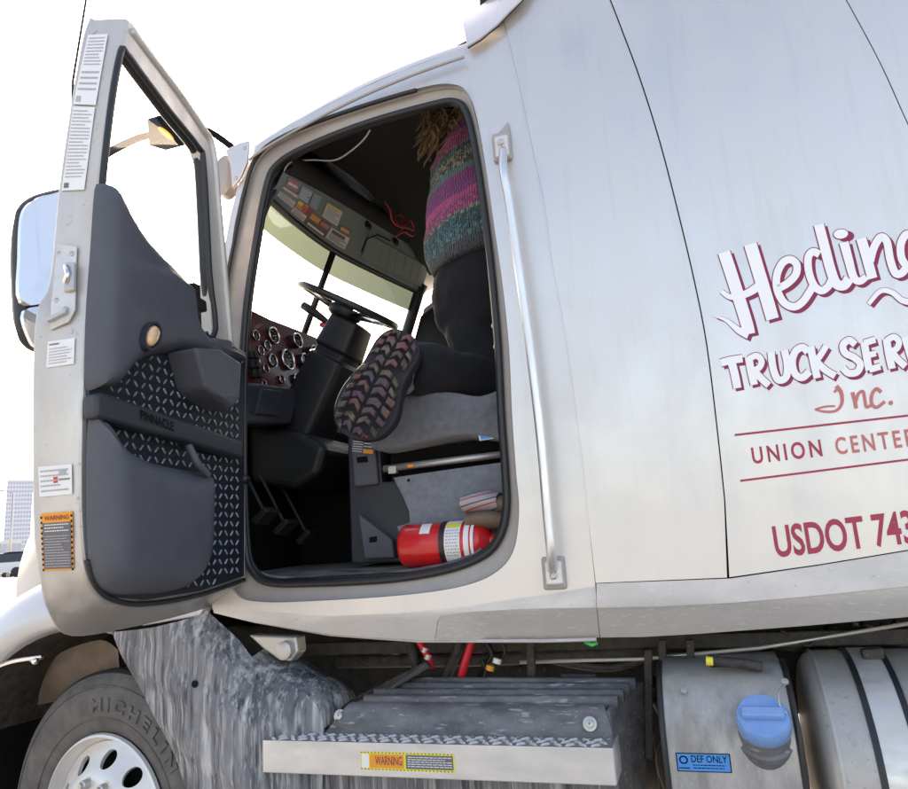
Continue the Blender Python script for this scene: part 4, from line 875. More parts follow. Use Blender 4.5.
def edge_sticker(nm, q, base, parts, lab=None):
    F = edge_quad(*q); mb = MB(); ms = [base]; srect(mb, F, 0, 0, 1, 1, 0, 0); rnd = random.Random(len(nm)+int(q[0][1]))
    for p in parts:
        m = p[1]
        if m not in ms: ms.append(m)
        if p[0] == 'r': srect(mb, F, *p[2], .0006+.0002*ms.index(m), ms.index(m))
        elif p[0] == 'l': microlines(mb, F, *p[2], p[3], .0014, ms.index(m), rnd)
        elif p[0] == 't':
            o = F(p[2][0], p[2][1], .0016); ux = F(p[2][2], p[2][1], .0016)-o; uy = (F(p[2][0], p[2][3], .0016)-o)
            put_text(mb, p[3], o, ux.normalized(), uy.normalized(), uy.length/.73, ux.length, ms.index(m), offset=.01)
    obj(nm, mb, ms, DO, fixn=False, label=lab)
edge_sticker('door_sticker', ((91,38),(111,37),(99,108),(76,107)), 'white', [('l', 'ink2', (.1,.55,.9,.97), 9), ('l', 'ink2', (.1,.18,.9,.5), 4), ('r', 'ink2', (.1,.04,.3,.12))])
edge_sticker('door_sticker', ((75,109),(98.5,110),(88,192),(65,193)), 'white', [('l', 'ink2', (.1,.14,.92,.97), 20), ('r', 'ink', (.1,.03,.3,.09))])
edge_sticker('door_sticker', ((51,343),(78,339),(77,365),(49.5,369)), 'white', [('l', 'ink2', (.08,.08,.92,.75), 6), ('l', 'ink', (.08,.78,.5,.95), 1)])
edge_sticker('door_sticker', ((42,467),(75.5,464),(76,494),(43.5,497)), 'white', [('l', 'ink2', (.06,.1,.9,.92), 5), ('r', 'red', (.45,.42,.58,.62)), ('l', 'ink', (.62,.45,.95,.6), 1), ('r', 'ink2', (.62,.68,.84,.82))])
hz = [('r', 'ink', (.05,.03,.95,.83)), ('t', 'maroon', (.12,.875,.9,.955), 'WARNING'), ('l', 'white', (.12,.66,.88,.82), 3), ('l', 'ink2', (.1,.05,.9,.62), 12)]
for k in range(11): hz += [('r', 'dark', (0, k/11, .05, k/11+.04)), ('r', 'dark', (.95, k/11, 1, k/11+.04))]
edge_sticker('warning_sticker', ((44.5,513),(76,510.5),(77.5,569),(47,570)), 'orange', hz, 'orange hazard-bordered warning sticker')
# latch plate
F = edge_quad((58,247),(81,247),(79,333),(53,333)); mb = MB()
mb.prism([F(*p, .0) for p in ((.05, 0), (.75, .1), (.98, .24), (.98, .78), (1, .97), (.12, 1), (.15, .82), (.02, .30))], F(0, 0, .006)-F(0, 0, 0)); LA = obj('door_latch', mb, 'alu', DO, bevel=.003)
mb = MB(); mb.prism([F(*p, .007) for p in ((.60, .42), (1.05, .44), (1.05, .76), (.62, .76))], F(0, 0, .014)-F(0, 0, 0)); obj('latch_claw', mb, 'steel', DO, bevel=.005)
mb = MB(); mb.tube([F(.72, .50, .025), F(.86, .60, .028), F(.74, .70, .025)], .007, 8); obj('latch_claw_pawl', mb, 'chrome', DO, smooth=True)
mb = MB(); mb.prism([F(*p, .006) for p in ((.02, .08), (.70, .18), (.72, .22), (.06, .13))], F(0, 0, .012)-F(0, 0, 0)); obj('latch_lip', mb, 'steel', DO)
nrm = (F(0, 0, .01)-F(0, 0, 0)).normalized()
for a, b in ((.25, .88), (.8, .88), (.25, .34), (.2, .5), (.6, .24)):
    mb = MB(); mb.lathe([(0, .008), (.003, .008), (.005, .004)], F(a, b, .006), nrm, 10, caps=True); obj('latch_screw', mb, 'steel', DO, smooth='auto')

# ---------------- mirror behind the door, its arm and marker lamp, aerial
MX = -1.86
_mc0 = DX(50, 270, MX)
def mtilt(p): return p+Vector((.30*(p.y-_mc0.y)-.11*(p.z-_mc0.z), .068, 0))
def mpx(pts, x): return [mtilt(DX(a, b, x)) for a, b in pts]
MO = [(7,300),(10,245),(15,205),(20,192),(28,184),(40,179),(60,177),(92,182),(96,200),(92,330),(88,352),(60,356),(36,352),(20,346),(11,338),(7,325)]
mp_ = crom([Vector(p) for p in mpx(MO, MX)], 4, True); mc = sum(mp_, Vector())/len(mp_)
mb = MB(); mb.loft([[p+(mc-p)*.035+Vector((.012, 0, 0)) for p in mp_], mp_, [p+Vector((-.025, 0, 0)) for p in mp_], [p+(mc-p)*.2+Vector((-.07, 0, 0)) for p in mp_]], True, True)
MI = obj('door_mirror', mb, 'black', TR, smooth='auto')
for nm, pts in (('mirror_glass', [(9.5,294),(12.5,245),(17,208),(22,194),(30,187),(43,182),(90,183),(90,294),(40,294)]), ('wide_angle_glass', [(11,303),(40,299),(90,299),(86,348),(38,349),(22,343),(14,335)])):
    gp = crom([Vector(p) for p in mpx(pts, MX+.022)], 4, True); gc = sum(gp, Vector())/len(gp); mb = MB()
    k_ = .0 if nm == 'mirror_glass' else .010
    mb.loft([[p-Vector((.012, 0, 0)) for p in gp], gp, [p+(gc-p)*.5+Vector((k_, 0, 0)) for p in gp], [p+(gc-p)*.96+Vector((k_*1.4, 0, 0)) for p in gp]], True, True); obj(nm, mb, 'mirror', MI, smooth='auto')
mb = MB(); mb.tube(crom([DX(70,180,MX-.05), DX(100,158,MX-.05), DX(125,144,MX-.06), DX(150,135,MX-.06), DX(200,128,MX-.02), DX(236,150,-1.70)], 5), .016, 10, flat=.7); obj('mirror_arm', mb, 'dark', MI, smooth=True)
mb = MB(); mb.prism([DX(160,114,MX+.01), DX(170,117,MX+.01), DX(193,143,MX+.01), DX(178,147,MX+.01), DX(162,142,MX+.01)], (-.07, 0, 0)); obj('mirror_arm_cover', mb, 'dark', MI, bevel=.012, seg=3)
mb = MB(); mb.loft([[c_+Vector((0, math.cos(t)*a, math.sin(t)*b)) for t in [2*math.pi*k/16 for k in range(16)]] for c_, a, b in ((DX(166,133.5,MX+.012), .046, .016), (DX(166,133.5,MX+.034), .038, .012))]); obj('marker_lamp', mb, 'amber', MI, smooth='auto')
mb = MB(); mb.tube([DX(70,182,MX-.03), DX(73,80,MX-.03), DX(86,0,MX-.03), DX(93,-45,MX-.03)], [.006, .0045, .004, .0035], 6); obj('aerial', mb, 'black', MI, smooth=True)
# small bracket and sun visor end at the A pillar
mb = MB(); mb.prism([S(225,150,-.004), S(238,143,-.004), S(249,140,-.004), S(247,162,-.004), S(240,178,-.004), S(232,188,-.004), S(230,165,-.004)], (0, .012, 0)); BR = obj('visor_bracket', mb, 'silver', TR, bevel=.003)
for p in ((244.5,148),(236,178)):
    mb = MB(); mb.lathe([(0, .007), (.003, .007), (.005, .003)], S(*p, -.004), (0, -1, 0), 10, caps=True); obj('bracket_screw', mb, 'steel', BR, smooth='auto')
mb = MB(); mb.loft([rrect(S(223,175,.02)+Vector((0, d, 0)), (1, 0, .15), (0, 0, 1), .035*k, .085*k, 5, .7) for d, k in ((-.01, .8), (0, 1), (.05, 1))]); obj('cowl_mirror_pod', mb, 'jamb', TR, smooth='auto')

# ---------------- front wheel
WC = Vector((-2.155, .055, .54)); WR = .515
WH = bpy.data.objects.new('front_wheel', None); COL.objects.link(WH); WH.location = WC; ORG['front_wheel'] = WC; WH.rotation_euler = (0, 0, R(-6)); WH.parent = TR; WH.matrix_parent_inverse = Matrix.Translation(-ORG['semi_truck'])
def lat(prof, name, m, n=72, smooth='auto', o=WC): mb = MB(); mb.lathe(prof, o, (0, 1, 0), n); return obj(name, mb, m, WH, smooth=smooth)
lat([(.035, .292), (.012, .300), (.002, .325), (-.006, .37), (-.006, .42), (.004, .462), (.014, .482), (.022, .492), (.030, .503)], 'tyre_sidewall', 'tyre', smooth=True)
pr_ = [(.030, .503), (.040, .512)]
for k in range(5):
    t = .046+k*.047; pr_ += [(t, WR), (t+.036, WR), (t+.038, WR-.014), (t+.045, WR-.014), (t+.047, WR)]
pr_ += [(.288, WR), (.300, .500), (.32, .46), (.33, .40), (.32, .32), (.30, .29)]
lat(pr_, 'tyre_tread', 'tread', 96)
lat([(.006, .300), (-.006, .296), (-.010, .288), (.002, .280), (.035, .272), (.045, .262), (.050, .235)], 'rim', 'rim')
# disc with hand holes
dpoly = [(math.cos(2*math.pi*k/72)*.262, math.sin(2*math.pi*k/72)*.262) for k in range(72)]
hh = [[(math.cos(a)*.205+math.cos(t)*.030, math.sin(a)*.205+math.sin(t)*.030) for t in [2*math.pi*k/20 for k in range(20)]] for a in [2*math.pi*(k+.35)/10 for k in range(10)]]
def disc_y(r): return .050-.075*max(0, min(1, (.262-r)/.105))**1.3 if r > .13 else -.026
mb = sheet(dpoly, hh, .025, lambda a, b, r: Vector((WC.x+a, WC.y+disc_y(math.hypot(a, b)), WC.z+b)), roll=0); obj('wheel_disc', mb, 'rim', WH, smooth=True, solid=.014, off=1)
mb = MB(); mb.lathe([(-.02, .10), (-.05, .098), (-.075, .085), (-.08, .04), (-.08, .002)], WC, (0, 1, 0), 36); obj('hub_cap', mb, 'rim', WH, smooth='auto')
for k in range(10):
    a = 2*math.pi*(k+.85)/10; c = WC+Vector((math.cos(a)*.143, -.026, math.sin(a)*.143)); mb = MB(); mb.lathe([(0, .022), (-.008, .022), (-.009, .017), (-.034, .0165), (-.038, .011), (-.046, .009), (-.047, .001)], c, (0, 1, 0), 6 if False else 12); obj('lug_nut', mb, 'steel', WH, smooth='auto')
mb = MB(); mb.lathe([(.06, .12), (.06, .27), (.2, .27), (.2, .1)], WC, (0, 1, 0), 40); obj('brake_drum', mb, 'dark', WH)
# raised lettering round the sidewall
mb = MB(); s_ = 'MICHELIN'; ang = R(100)
for ch in s_:
    vs, fs = text_geo(ch, offset=.045); x0 = min(v.x for v in vs); x1 = max(v.x for v in vs); sz = .078; wd_ = (x1-x0)*sz*1.05
    da = wd_/.405; hgt = .73*sz; top = []
    def P_(v, h):
        a = ang-(v.x-x0)*sz*1.05/.405; r_ = .378+v.y*sz*.78; return WC+Vector((math.cos(a)*r_, -.0072-h, math.sin(a)*r_))
    N = len(vs); mb.add([P_(v, .004) for v in vs]+[P_(v, -.003) for v in vs], fs)
    ec = {}
    for f in fs:
        for i in range(len(f)): e = (f[i-1], f[i]); ec[tuple(sorted(e))] = ec.get(tuple(sorted(e)), 0)+1
    mb.add([P_(v, .004) for v in vs]+[P_(v, -.003) for v in vs], [(a, b, N+b, N+a) for (a, b), c in ec.items() if c == 1])
    ang -= da+.055
obj('tyre_lettering', mb, 'tyre', WH)
for r_ in (.352, .462):
    mb = MB(); mb.tube([WC+Vector((math.cos(t)*r_, -.004 if r_ < .4 else .002, math.sin(t)*r_)) for t in [2*math.pi*k/72 for k in range(72)]], .0035, 6, closed=True); obj('sidewall_ring', mb, 'tyre', WH, smooth=True)

# ---------------- hood and front fender
def fender_pts():
    rows = []
    # arch edge -> outer bulge -> top -> inboard, swept round the wheel arch angle
    for k in range(15):
        a = R(200-k*11.5)                                   # from in front of the wheel over the top to behind
        d = Vector((math.cos(a), 0, math.sin(a))); c = Vector((-2.265, 0, WC.z+.015))
        up = max(0, math.sin(a))
        rows.append([c+d*.66+Vector((0, .03, 0)), c+d*.675+Vector((0, -.015, 0)), c+d*.72+Vector((0, -.03, 0)), c+d*(.78+.05*up)+Vector((0, .02, 0)), c+d*(.82+.06*up)+Vector((0, .16, .01)), c+d*(.84+.08*up)+Vector((0, .42, .03))])
    return rows
mb = MB(); fr_ = [r for r in patch(fender_pts()[:12], 4, 2)]; mb.loft(fr_, False, False); obj('front_fender', mb, 'white_paint', TR, smooth=True, solid=.012, off=0)
g = [[(-1.86, .16, 1.3), (-1.86, .12, 1.7), (-1.84, .14, 2.1), (-1.84, .28, 2.32), (-1.84, .95, 2.38)],
     [(-2.3, .22, 1.25), (-2.3, .17, 1.6), (-2.3, .19, 1.95), (-2.3, .32, 2.12), (-2.3, .95, 2.2)],
     [(-2.7, .28, 1.2), (-2.7, .24, 1.5), (-2.7, .27, 1.75), (-2.7, .38, 1.93), (-2.7, .95, 2.02)],
     [(-2.92, .34, 1.15), (-2.93, .32, 1.4), (-2.9, .36, 1.62), (-2.84, .46, 1.80), (-2.82, .95, 1.9)]]
gg = patch([[Vector(p) for p in r] for r in g], 5, 5)
mb = MB(); mb.loft(gg, False, False); mb.loft([[Vector((p.x, 1.9-p.y, p.z)) for p in r] for r in gg], False, False)
e = gg[-1]; mb.loft([[Vector(p) for p in e], [Vector((p.x, 1.9-p.y, p.z)) for p in e]], False, False); obj('hood', mb, 'white_paint', TR, smooth='auto')
mb = MB(); mb.box((-2.98, .95, .62), (.10, 1.0, .26)); obj('front_bumper', mb, 'black', TR, bevel=.06, seg=4)
mb = MB(); mb.tube(crom([S(-14,672,.03), S(5,664,.02), S(20,660,.02), S(42,657,.03)], 5), .010, 8); obj('bumper_trim', mb, 'chrome', TR, smooth=True)
mb = MB(); mb.tube([S(33,662,-.0), S(36,661,-.02)], .012, 8); obj('trim_bolt', mb, 'chrome', TR, smooth=True)
# wheel housing liner and splash wall
mb = MB(); rows = []
for k in range(14):
    a = R(200-k*14); d = Vector((math.cos(a), 0, math.sin(a))); c = Vector((-2.265, 0, WC.z+.015)); rows.append([c+d*.662+Vector((0, y, 0)) for y in (.028, .2, .5)])
mb.loft(rows[:11], False, False); obj('wheel_housing', mb, 'chassis', TR, smooth=True)
mb = MB(); mb.box((-2.25, .62, .75), (.75, .03, .55)); obj('inner_splash_wall', mb, 'dark', TR)
mb = MB(); rs = patch([[S(48,668,.12), S(62,652,.18), S(100,640,.20), S(118,650,.12)], [S(40,690,.10), S(60,672,.16), S(98,664,.2), S(122,680,.14)], [S(38,705,.12), S(62,700,.2), S(100,690,.22), S(140,715,.2)]], 4, 4)
mb.loft(rs, False, False); obj('spring_bracket', mb, mat('rusty_bracket', (.22, .15, .10), .85, 0, .4, 14, .6, 90, dirt=((.10, .085, .075), .8, 10, .25, (1, 1, 1))), TR, smooth=True)

# ---------------- mudguard behind the front wheel
gd = [[S(113,632,.0), S(150,628,-.035), S(185,620,-.03), S(208,611,.01)],
      [S(128,662,-.01), S(165,662,-.05), S(205,652,-.045), S(236,638,.015)],
      [S(148,702,-.02), S(188,698,-.06), S(226,684,-.055), S(258,664,.02)],
      [S(168,742,-.02), S(208,736,-.07), S(252,716,-.065), S(306,694,.0)],
      [S(192,798,-.02), S(228,790,-.07), S(268,762,-.065), S(322,722,-.005)],
      [S(212,850,-.01), S(240,850,-.07), S(272,830,-.06), S(322,790,.0)]]
mb = MB(); gg = patch(gd, 8, 8); gg = [[p+Vector((0, .006*math.sin(p.x*31+p.z*9)+.004*math.sin(p.z*40+p.x*17), 0)) for p in r] for r in gg]; mb.loft(gg, False, False); obj('mudguard', mb, 'guard', TR, smooth=True, solid=.010, off=0)
mb = MB(); edge_ = [r[-1] for r in gg][14:34]; N_ = len(edge_)
mb.loft([edge_, [p+Vector((.008, .02, .008)) for p in edge_], [p+Vector((.02, .09, .012+.02*(1-i/N_))) for i, p in enumerate(edge_)], [p+Vector((.03, .2, .0)) for p in edge_], [p+Vector((.03, .22, -.2)) for p in edge_]], False, False); obj('mudguard_ledge', mb, 'guard', TR, smooth=True)
mb = MB(); mb.lathe([(0, .012), (.003, .012), (.0035, .001)], S(195,684,-.062), (0, -1, 0), 14); obj('mudguard_bolt', mb, 'dark', TR, smooth='auto')
mb = MB(); mb.prism([S(248,635,.02), S(296,637,.02), S(298,652,.02), S(290,662,.02), S(276,658,.02), S(262,648,.02)], (0, .06, 0)); CB = obj('cab_mount', mb, 'steel', TR, bevel=.006)
mb = MB(); mb.lathe([(0, .03), (.02, .03), (.024, .02)], S(286,650,.018), (0, -1, 0), 16, caps=True); obj('cab_mount_bolt', mb, 'steel', CB, smooth='auto')
# foot well underside of door step panel
mb = MB(); mb.prism([S(140,618,.0), S(204,607,.0), S(200,616,.0), S(142,626,.0)], (0, .05, 0)); obj('sill_end', mb, 'silver_low', TR, bevel=.004)

# ---------------- chassis rail, crossmember, hoses
mb = MB(); mb.box((-.4, .62, .98), (2.0, .05, .17)); CH = obj('chassis_rail', mb, 'chassis', TR, bevel=.01)
mb = MB(); mb.box((-.4, 1.28, .98), (2.0, .05, .17)); obj('chassis_rail', mb, 'chassis', TR, bevel=.01)
mb = MB(); mb.box((-.5, .95, 1.28), (1.6, .86, .015)); obj('cab_underside', mb, 'dark', TR)
mb = MB(); mb.box((.1, .30, 1.085), (1.6, .012, .022)); obj('air_line_tray', mb, 'chassis', TR, bevel=.004)
mb = MB(); mb.tube([S(520,662,.28), S(640,659,.28), S(760,648,.28), S(930,620,.28)], .006, 8); obj('brake_pipe', mb, 'alu', TR, smooth=True)
mb = MB(); mb.tube([S(338,662,.30), S(470,660,.30), S(660,652,.30)], .022, 10); obj('air_tank_pipe', mb, 'chassis', TR, smooth=True)
def hose(px, y, r, m, nm, rad=None): mb = MB(); mb.tube(crom([S(a, b, y+d) for a, b, d in px], 6), r, 10); return obj(nm, mb, m, TR, smooth=True)
hose([(416,636,0),(422,646,0),(428,657,0),(431,668,.01)], .20, .013, 'redhose', 'red_air_hose')
hose([(474,634,0),(469,650,0),(464,666,0),(458,690,.02)], .18, .013, 'redhose', 'red_air_hose')
hose([(462,634,0),(458,650,0),(450,668,.02),(440,690,.02)], .22, .018, 'chassis', 'black_hose')
hose([(408,634,0),(412,650,.02),(418,672,.02),(424,688,.04)], .24, .017, 'chassis', 'black_hose')
hose([(484,640,0),(492,655,0),(484,668,0),(478,690,.02)], .24, .010, 'black', 'black_hose')
hose([(500,640,0),(505,652,0),(498,664,0),(488,670,0),(482,660,0)], .22, .006, 'black', 'cable')
hose([(330,650,0),(372,648,.02),(420,655,.04),(500,648,.03),(600,646,.03)], .34, .012, 'redhose', 'red_air_hose')
hose([(520,650,0),(560,662,0),(610,668,0),(655,655,0)], .30, .012, 'chassis', 'black_hose')
for a, b, m in ((428,657,'steel'), (425,650,'steel'), (490,668,'orange'), (497,661,'white')):
    mb = MB(); mb.lathe([(-.008, .014), (.008, .014)], S(a, b, .2), (.3, .1, 1), 12, caps=True); obj('hose_fitting', mb, m, TR, smooth='auto')
for px, y0, y1 in ((530,640,678), (662,640,705), (648,650,760), (690,640,670)):
    mb = MB(); mb.prism([S(px-4, y0, .22), S(px+4, y0, .22), S(px+5, y1, .22), S(px-3, y1, .22)], (0, .02, 0)); obj('frame_bracket', mb, 'chassis', TR, bevel=.004)
mb = MB(); mb.tube([S(585,642,.10), S(592,645,.09), S(597,643,.10)], .006, 8); obj('green_plug', mb, mat('green_plastic', (.05, .55, .10), .4), TR, smooth=True)
rnd = random.Random(33)
for k in range(14):
    x0 = rnd.uniform(345, 900); y0 = rnd.uniform(640, 656)-(0 if x0 < 640 else (x0-640)*.10); dd = rnd.uniform(.26, .5); L = rnd.uniform(15, 70)
    hose([(x0, y0, 0), (x0+L*.3, y0+rnd.uniform(2, 14), .02), (x0+L*.7, y0+rnd.uniform(4, 18), .0), (x0+L, y0+rnd.uniform(-2, 10), .03)], dd, rnd.choice([.005, .007, .010]), rnd.choice(['chassis', 'black', 'black', 'jamb']), 'cable')
for k in range(16):
    x0 = 520+k*25; y0 = 668-(max(0, x0-640))*.12; mb = MB(); mb.lathe([(0, .012), (.006, .012), (.010, .006)], S(x0, y0, .56), (0, -1, 0), 8, caps=True); obj('frame_bolt', mb, 'chassis', TR, smooth='auto')
mb = MB(); mb.prism([S(335,712,.06), S(350,700,.06), S(425,662,.14), S(430,668,.14), S(362,708,.06), S(345,730,.06)], (0, .03, 0)); obj('support_arm', mb, 'chassis', TR, bevel=.005)

# ---------------- battery box and step
def bx(pts, name, m, y0, y1, bevel=.006, parent=TR, seg=2): mb = MB(); mb.prism([S(*p, y0) for p in pts], (0, y1-y0, 0)); return obj(name, mb, m, parent, bevel=bevel, seg=seg)
rows = [[(322,742,-.01),(400,744,-.01),(520,746,-.01),(612,748,-.01)], [(330,728,-.005),(400,728,-.005),(520,730,-.005),(612,731,-.005)], [(346,708,.015),(420,709,.015),(520,711,.015),(606,712,.015)], [(352,704,.04),(420,704,.04),(520,705,.04),(604,706,.04)]]
mb = MB(); mb.loft(patch([[S(*p) for p in r] for r in rows], 4, 4), False, False); BB = obj('battery_cover', mb, 'battery', TR, smooth=True, solid=.012, off=0)
for k, (xl, xr, yy, yd) in enumerate(((366,618,701,.06), (376,624,694.5,.10), (390,630,688,.14), (400,636,683,.17))):
    mb = MB(); a = S(xl, yy, yd); b = S(xr, yy+1.5, yd); mb.tube([a, a.lerp(b, .5), b], .017, 8, flat=1.4); obj('cover_ridge', mb, 'battery', BB, smooth=True)
mb = MB(); a0 = S(352,704,.045); b0 = S(404,680,.24); a1 = S(606,706,.045); b1 = S(640,682,.24); mb.loft([[a0, a1], [b0, b1]], False, False); obj('cover_top', mb, 'battery', BB, solid=.02)
mb = MB(); mb.loft([[S(612,748,-.01), S(606,711,.015), S(614,700,.08), S(641,682,.24)], [S(616,800,-.01), S(618,800,.02), S(628,800,.08), S(644,800,.24)]], False, False); obj('cover_end', mb, 'battery', BB, smooth='auto', solid=.01)
mb = MB(); mb.loft([[S(318,770,.01), S(616,772,.01)], [S(318,860,.01), S(616,860,.01)]], False, False); obj('box_front', mb, 'guard', BB, solid=.02)
for p in ((340,716,.004), (590,724,-.010)):
    mb = MB(); mb.lathe([(0, .020), (.003, .020), (.004, .012), (.010, .011), (.012, .002)], S(*p), (0, -1, .3), 16); obj('cover_bolt', mb, 'steel', BB, smooth='auto')
bx([(400,680),(438,677),(444,690),(404,694)], 'cover_clip', 'chassis', .20, .24, parent=BB); bx([(560,674),(596,674),(596,688),(560,688)], 'cover_clip', 'chassis', .20, .24, parent=BB)
yF, yB = -.10, .035
sl_, sr_ = S(263,741,yF), S(612.5,747,yF); zt = .5*(sl_.z+sr_.z); sl_.z = sr_.z = zt
mb = MB(); mb.box(((sl_.x+sr_.x)/2, (yF+yB)/2, zt-.003), ((sr_.x-sl_.x)/2, (yB-yF)/2, .003)); ST = obj('cab_step', mb, mat('step_plate', (.40, .39, .37), .45, .5, .3, 40, dirt=((.20, .18, .165), .7, 30, .15, (1, 1, 1))), TR, bevel=.002)
hb_ = .094
mb = MB(); mb.box(((sl_.x+sr_.x)/2, yF+.003, zt-hb_/2), ((sr_.x-sl_.x)/2+.001, .004, hb_/2)); obj('step_front', mb, 'alu', ST, bevel=.003)
for x in (sl_.x+.004, sr_.x-.004):
    mb = MB(); mb.box((x, (yF+yB)/2+.006, zt-hb_/2), (.005, (yB-yF)/2-.008, hb_/2)); obj('step_end', mb, 'alu', ST, bevel=.002)
mb = MB(); mb2 = MB(); n_ = 30
for i in range(n_):
    for j in range(5):
        x = sl_.x+.03+(sr_.x-sl_.x-.06)*(i+.5*(j % 2))/(n_-.5); y = yF+.014+j*.027; sg = 1 if (i+j) % 2 else -1
        d = Vector((.8, .6*sg, 0)).normalized(); e = Vector((-d.y, d.x, 0)); c = Vector((x, y, zt+.0002)); hz_ = Vector((0, 0, .0055))
        mb.add([c-d*.017, c-d*.009+e*.005, c+d*.009+e*.005, c+d*.017, c+d*.009-e*.005, c-d*.009-e*.005, c-d*.010+hz_, c+d*.010+hz_], [(0, 1, 6), (1, 2, 7, 6), (2, 3, 7), (3, 4, 7), (4, 5, 6, 7), (5, 0, 6)])
    if i % 2 == 0:
        c = Vector((sl_.x+.03+(sr_.x-sl_.x-.06)*(i+.75)/n_, yF+.060, zt+.0006)); mb2.add([c+Vector((math.cos(t)*.011, math.sin(t)*.008, 0)) for t in [2*math.pi*k/12 for k in range(12)]], [tuple(range(12))])
obj('step_tread_pattern', mb, 'alu', ST, kind='stuff'); obj('step_drain_holes', mb2, 'dark', ST, kind='stuff', fixn=False)
F = frame(S(361,761,yF-.0015), (1, 0, 0), (0, 0, 1)); w1 = (S(455,764,yF).x-S(361,761,yF).x); F0 = F; z0 = S(361,775,yF).z; F = lambda a, b, h=0: Vector((S(361,761,yF).x+a*w1, yF-.0015-h, zt-.075+b*.050))
mb = MB(); rect(mb, F, 0, 0, 1, 1, 0, 0); rect(mb, F, .10, .12, .47, .88, .0004, 1); rect(mb, F, .49, .12, .985, .88, .0004, 2); rect(mb, F, .015, .12, .09, .88, .0004, 3)
o = F(.16, .30, .0008); put_text(mb, 'WARNING', o, (1, 0, 0), (0, 0, 1), .034, .29*w1, 4, offset=.01); microlines(mb, F, .51, .2, .97, .82, 5, .0008, 3, random.Random(2))
for k in range(26):
    for b in (.02, .92): rect(mb, F, k/26, b, k/26+.018, b+.06, .0004, 2)
obj('step_sticker', mb, ['yellow', 'orange', 'ink', 'white', 'maroon'], ST, fixn=False, label='orange warning sticker')
for px in (285, 590):
    mb = MB(); c = S(px, 788, .0); mb.box((c.x, .02, zt-.10), (.035, .06, .012)); obj('step_bracket', mb, 'steel', ST, bevel=.004)

# ---------------- DEF tank
TXL, TXR = S(668,760,-.02).x, S(800,760,-.02).x
prof = []
for k in range(19):
    a = R(95+k*5.0*1.0); prof.append(None)
def tank_prof(yf, zt_, zb, rad, yb):
    P = [Vector((0, yb, zt_))]
    for k in range(13):
        a = R(90*k/12); P.append(Vector((0, yf+rad-math.sin(a)*rad, zt_-rad+math.cos(a)*rad)))
    P += [Vector((0, yf, (zt_+zb)/2)), Vector((0, yf, zb+.05)), Vector((0, yf+.05, zb)), Vector((0, yb, zb))]
    return P
DT = tank_prof(-.05, 1.045, .40, .20, .34)
xs_ = [S(690,672,.1).x-.012, TXL+.0, TXL+.004]
mb = MB(); mb.loft([[p+Vector((x, 0, 0)) for p in DT] for x in (TXL, TXR)], True, True); DE = obj('def_tank', mb, 'tank', TR, smooth='auto', bevel=.006)
for x in (TXL-.004, TXR+.004):
    mb = MB(); mb.tube([p+Vector((x, 0, 0)) for p in DT[1:-2]], .008, 8); obj('tank_edge_trim', mb, 'rubber', DE, smooth=True)
mb = MB(); mb.prism([S(703,672,.10), S(712,666,.10), S(758,664,.10), S(768,671,.10), S(735,676,.10)], (0, .03, 0)); obj('tank_recess', mb, 'dark', DE)
hose([(708,660,0),(725,662,.0),(745,664,.0),(762,667,.0)], .06, .014, 'chassis', 'sender_loom')
mb = MB(); mb.tube([S(706,661,.045), S(713,661.5,.045)], .012, 10); obj('sender_plug', mb, 'yellow', DE, smooth='auto')
cc = S(764,733,-.02); cax = Vector((.02, -.66, .75)).normalized()
mb = MB(); mb.lathe([(-.10, .078), (-.005, .076), (.0, .068), (.034, .064)], cc, cax, 32); obj('filler_neck', mb, 'battery', DE, smooth='auto')
mb = MB(); mb.lathe([(.028, .064), (.034, .068), (.064, .067), (.072, .062), (.074, .002)], cc, cax, 40); CP = obj('filler_cap', mb, 'blue', DE, smooth='auto', label='blue ribbed filler cap')
cu_ = Vector((1, 0, 0)); cu_ = (cu_-cax*cu_.dot(cax)).normalized(); cw = cax.cross(cu_)
rm = Matrix((cu_, cw, cax)).transposed()
mb = MB(); mb.box(cc+cax*.081, (.052, .016, .010), rm); obj('cap_grip', mb, 'blue', DE, bevel=.006)
mb = MB(); mb.tube(crom([S(786,684,-.0), S(779,692,-.04), S(780,706,-.06), S(788,716,-.06), S(786,726,-.07)], 6), .003, 6); obj('cap_tether', mb, 'steel', DE, smooth=True)
for p in ((684,691,.0), (785,682,.0)):
    mb = MB(); mb.lathe([(0, .010), (.004, .009), (.005, .001)], S(p[0], p[1], .005), (0, -.7, .7), 10); obj('tank_bolt', mb, 'steel', DE, smooth='auto')
l0 = S(678,774,-.0525); l1 = S(732,771.5,-.0525); F = lambda a, b, h=0: Vector((l0.x+(l1.x-l0.x)*a, -.0515-h, l0.z+.006+b*.046))
mb = MB(); rect(mb, F, 0, 0, 1, 1, 0, 0); rect(mb, F, .02, .05, .98, .95, .0003, 1)
put_text(mb, 'DEF ONLY', F(.28, .52, .0008), (1, 0, 0), (0, 0, 1), .024, (l1.x-l0.x)*.66, 2, offset=.008); microlines(mb, F, .3, .14, .92, .44, 2, .0008, 2, random.Random(4)); microlines(mb, F, .04, .1, .24, .3, 1, .0008, 2, random.Random(6))
mb.add([F(.05+.17*(.5+.5*math.cos(t)), .40+.46*(.5+.5*math.sin(t)), .0006) for t in [2*math.pi*k/14 for k in range(14)]], [tuple(range(14))], 2)
mb.add([F(.08+.11*(.5+.5*math.cos(t)), .48+.30*(.5+.5*math.sin(t)), .0009) for t in [2*math.pi*k/14 for k in range(14)]], [tuple(range(14))], 1)
obj('def_label', mb, ['dark', 'bluelab', 'dark'], DE, fixn=False)

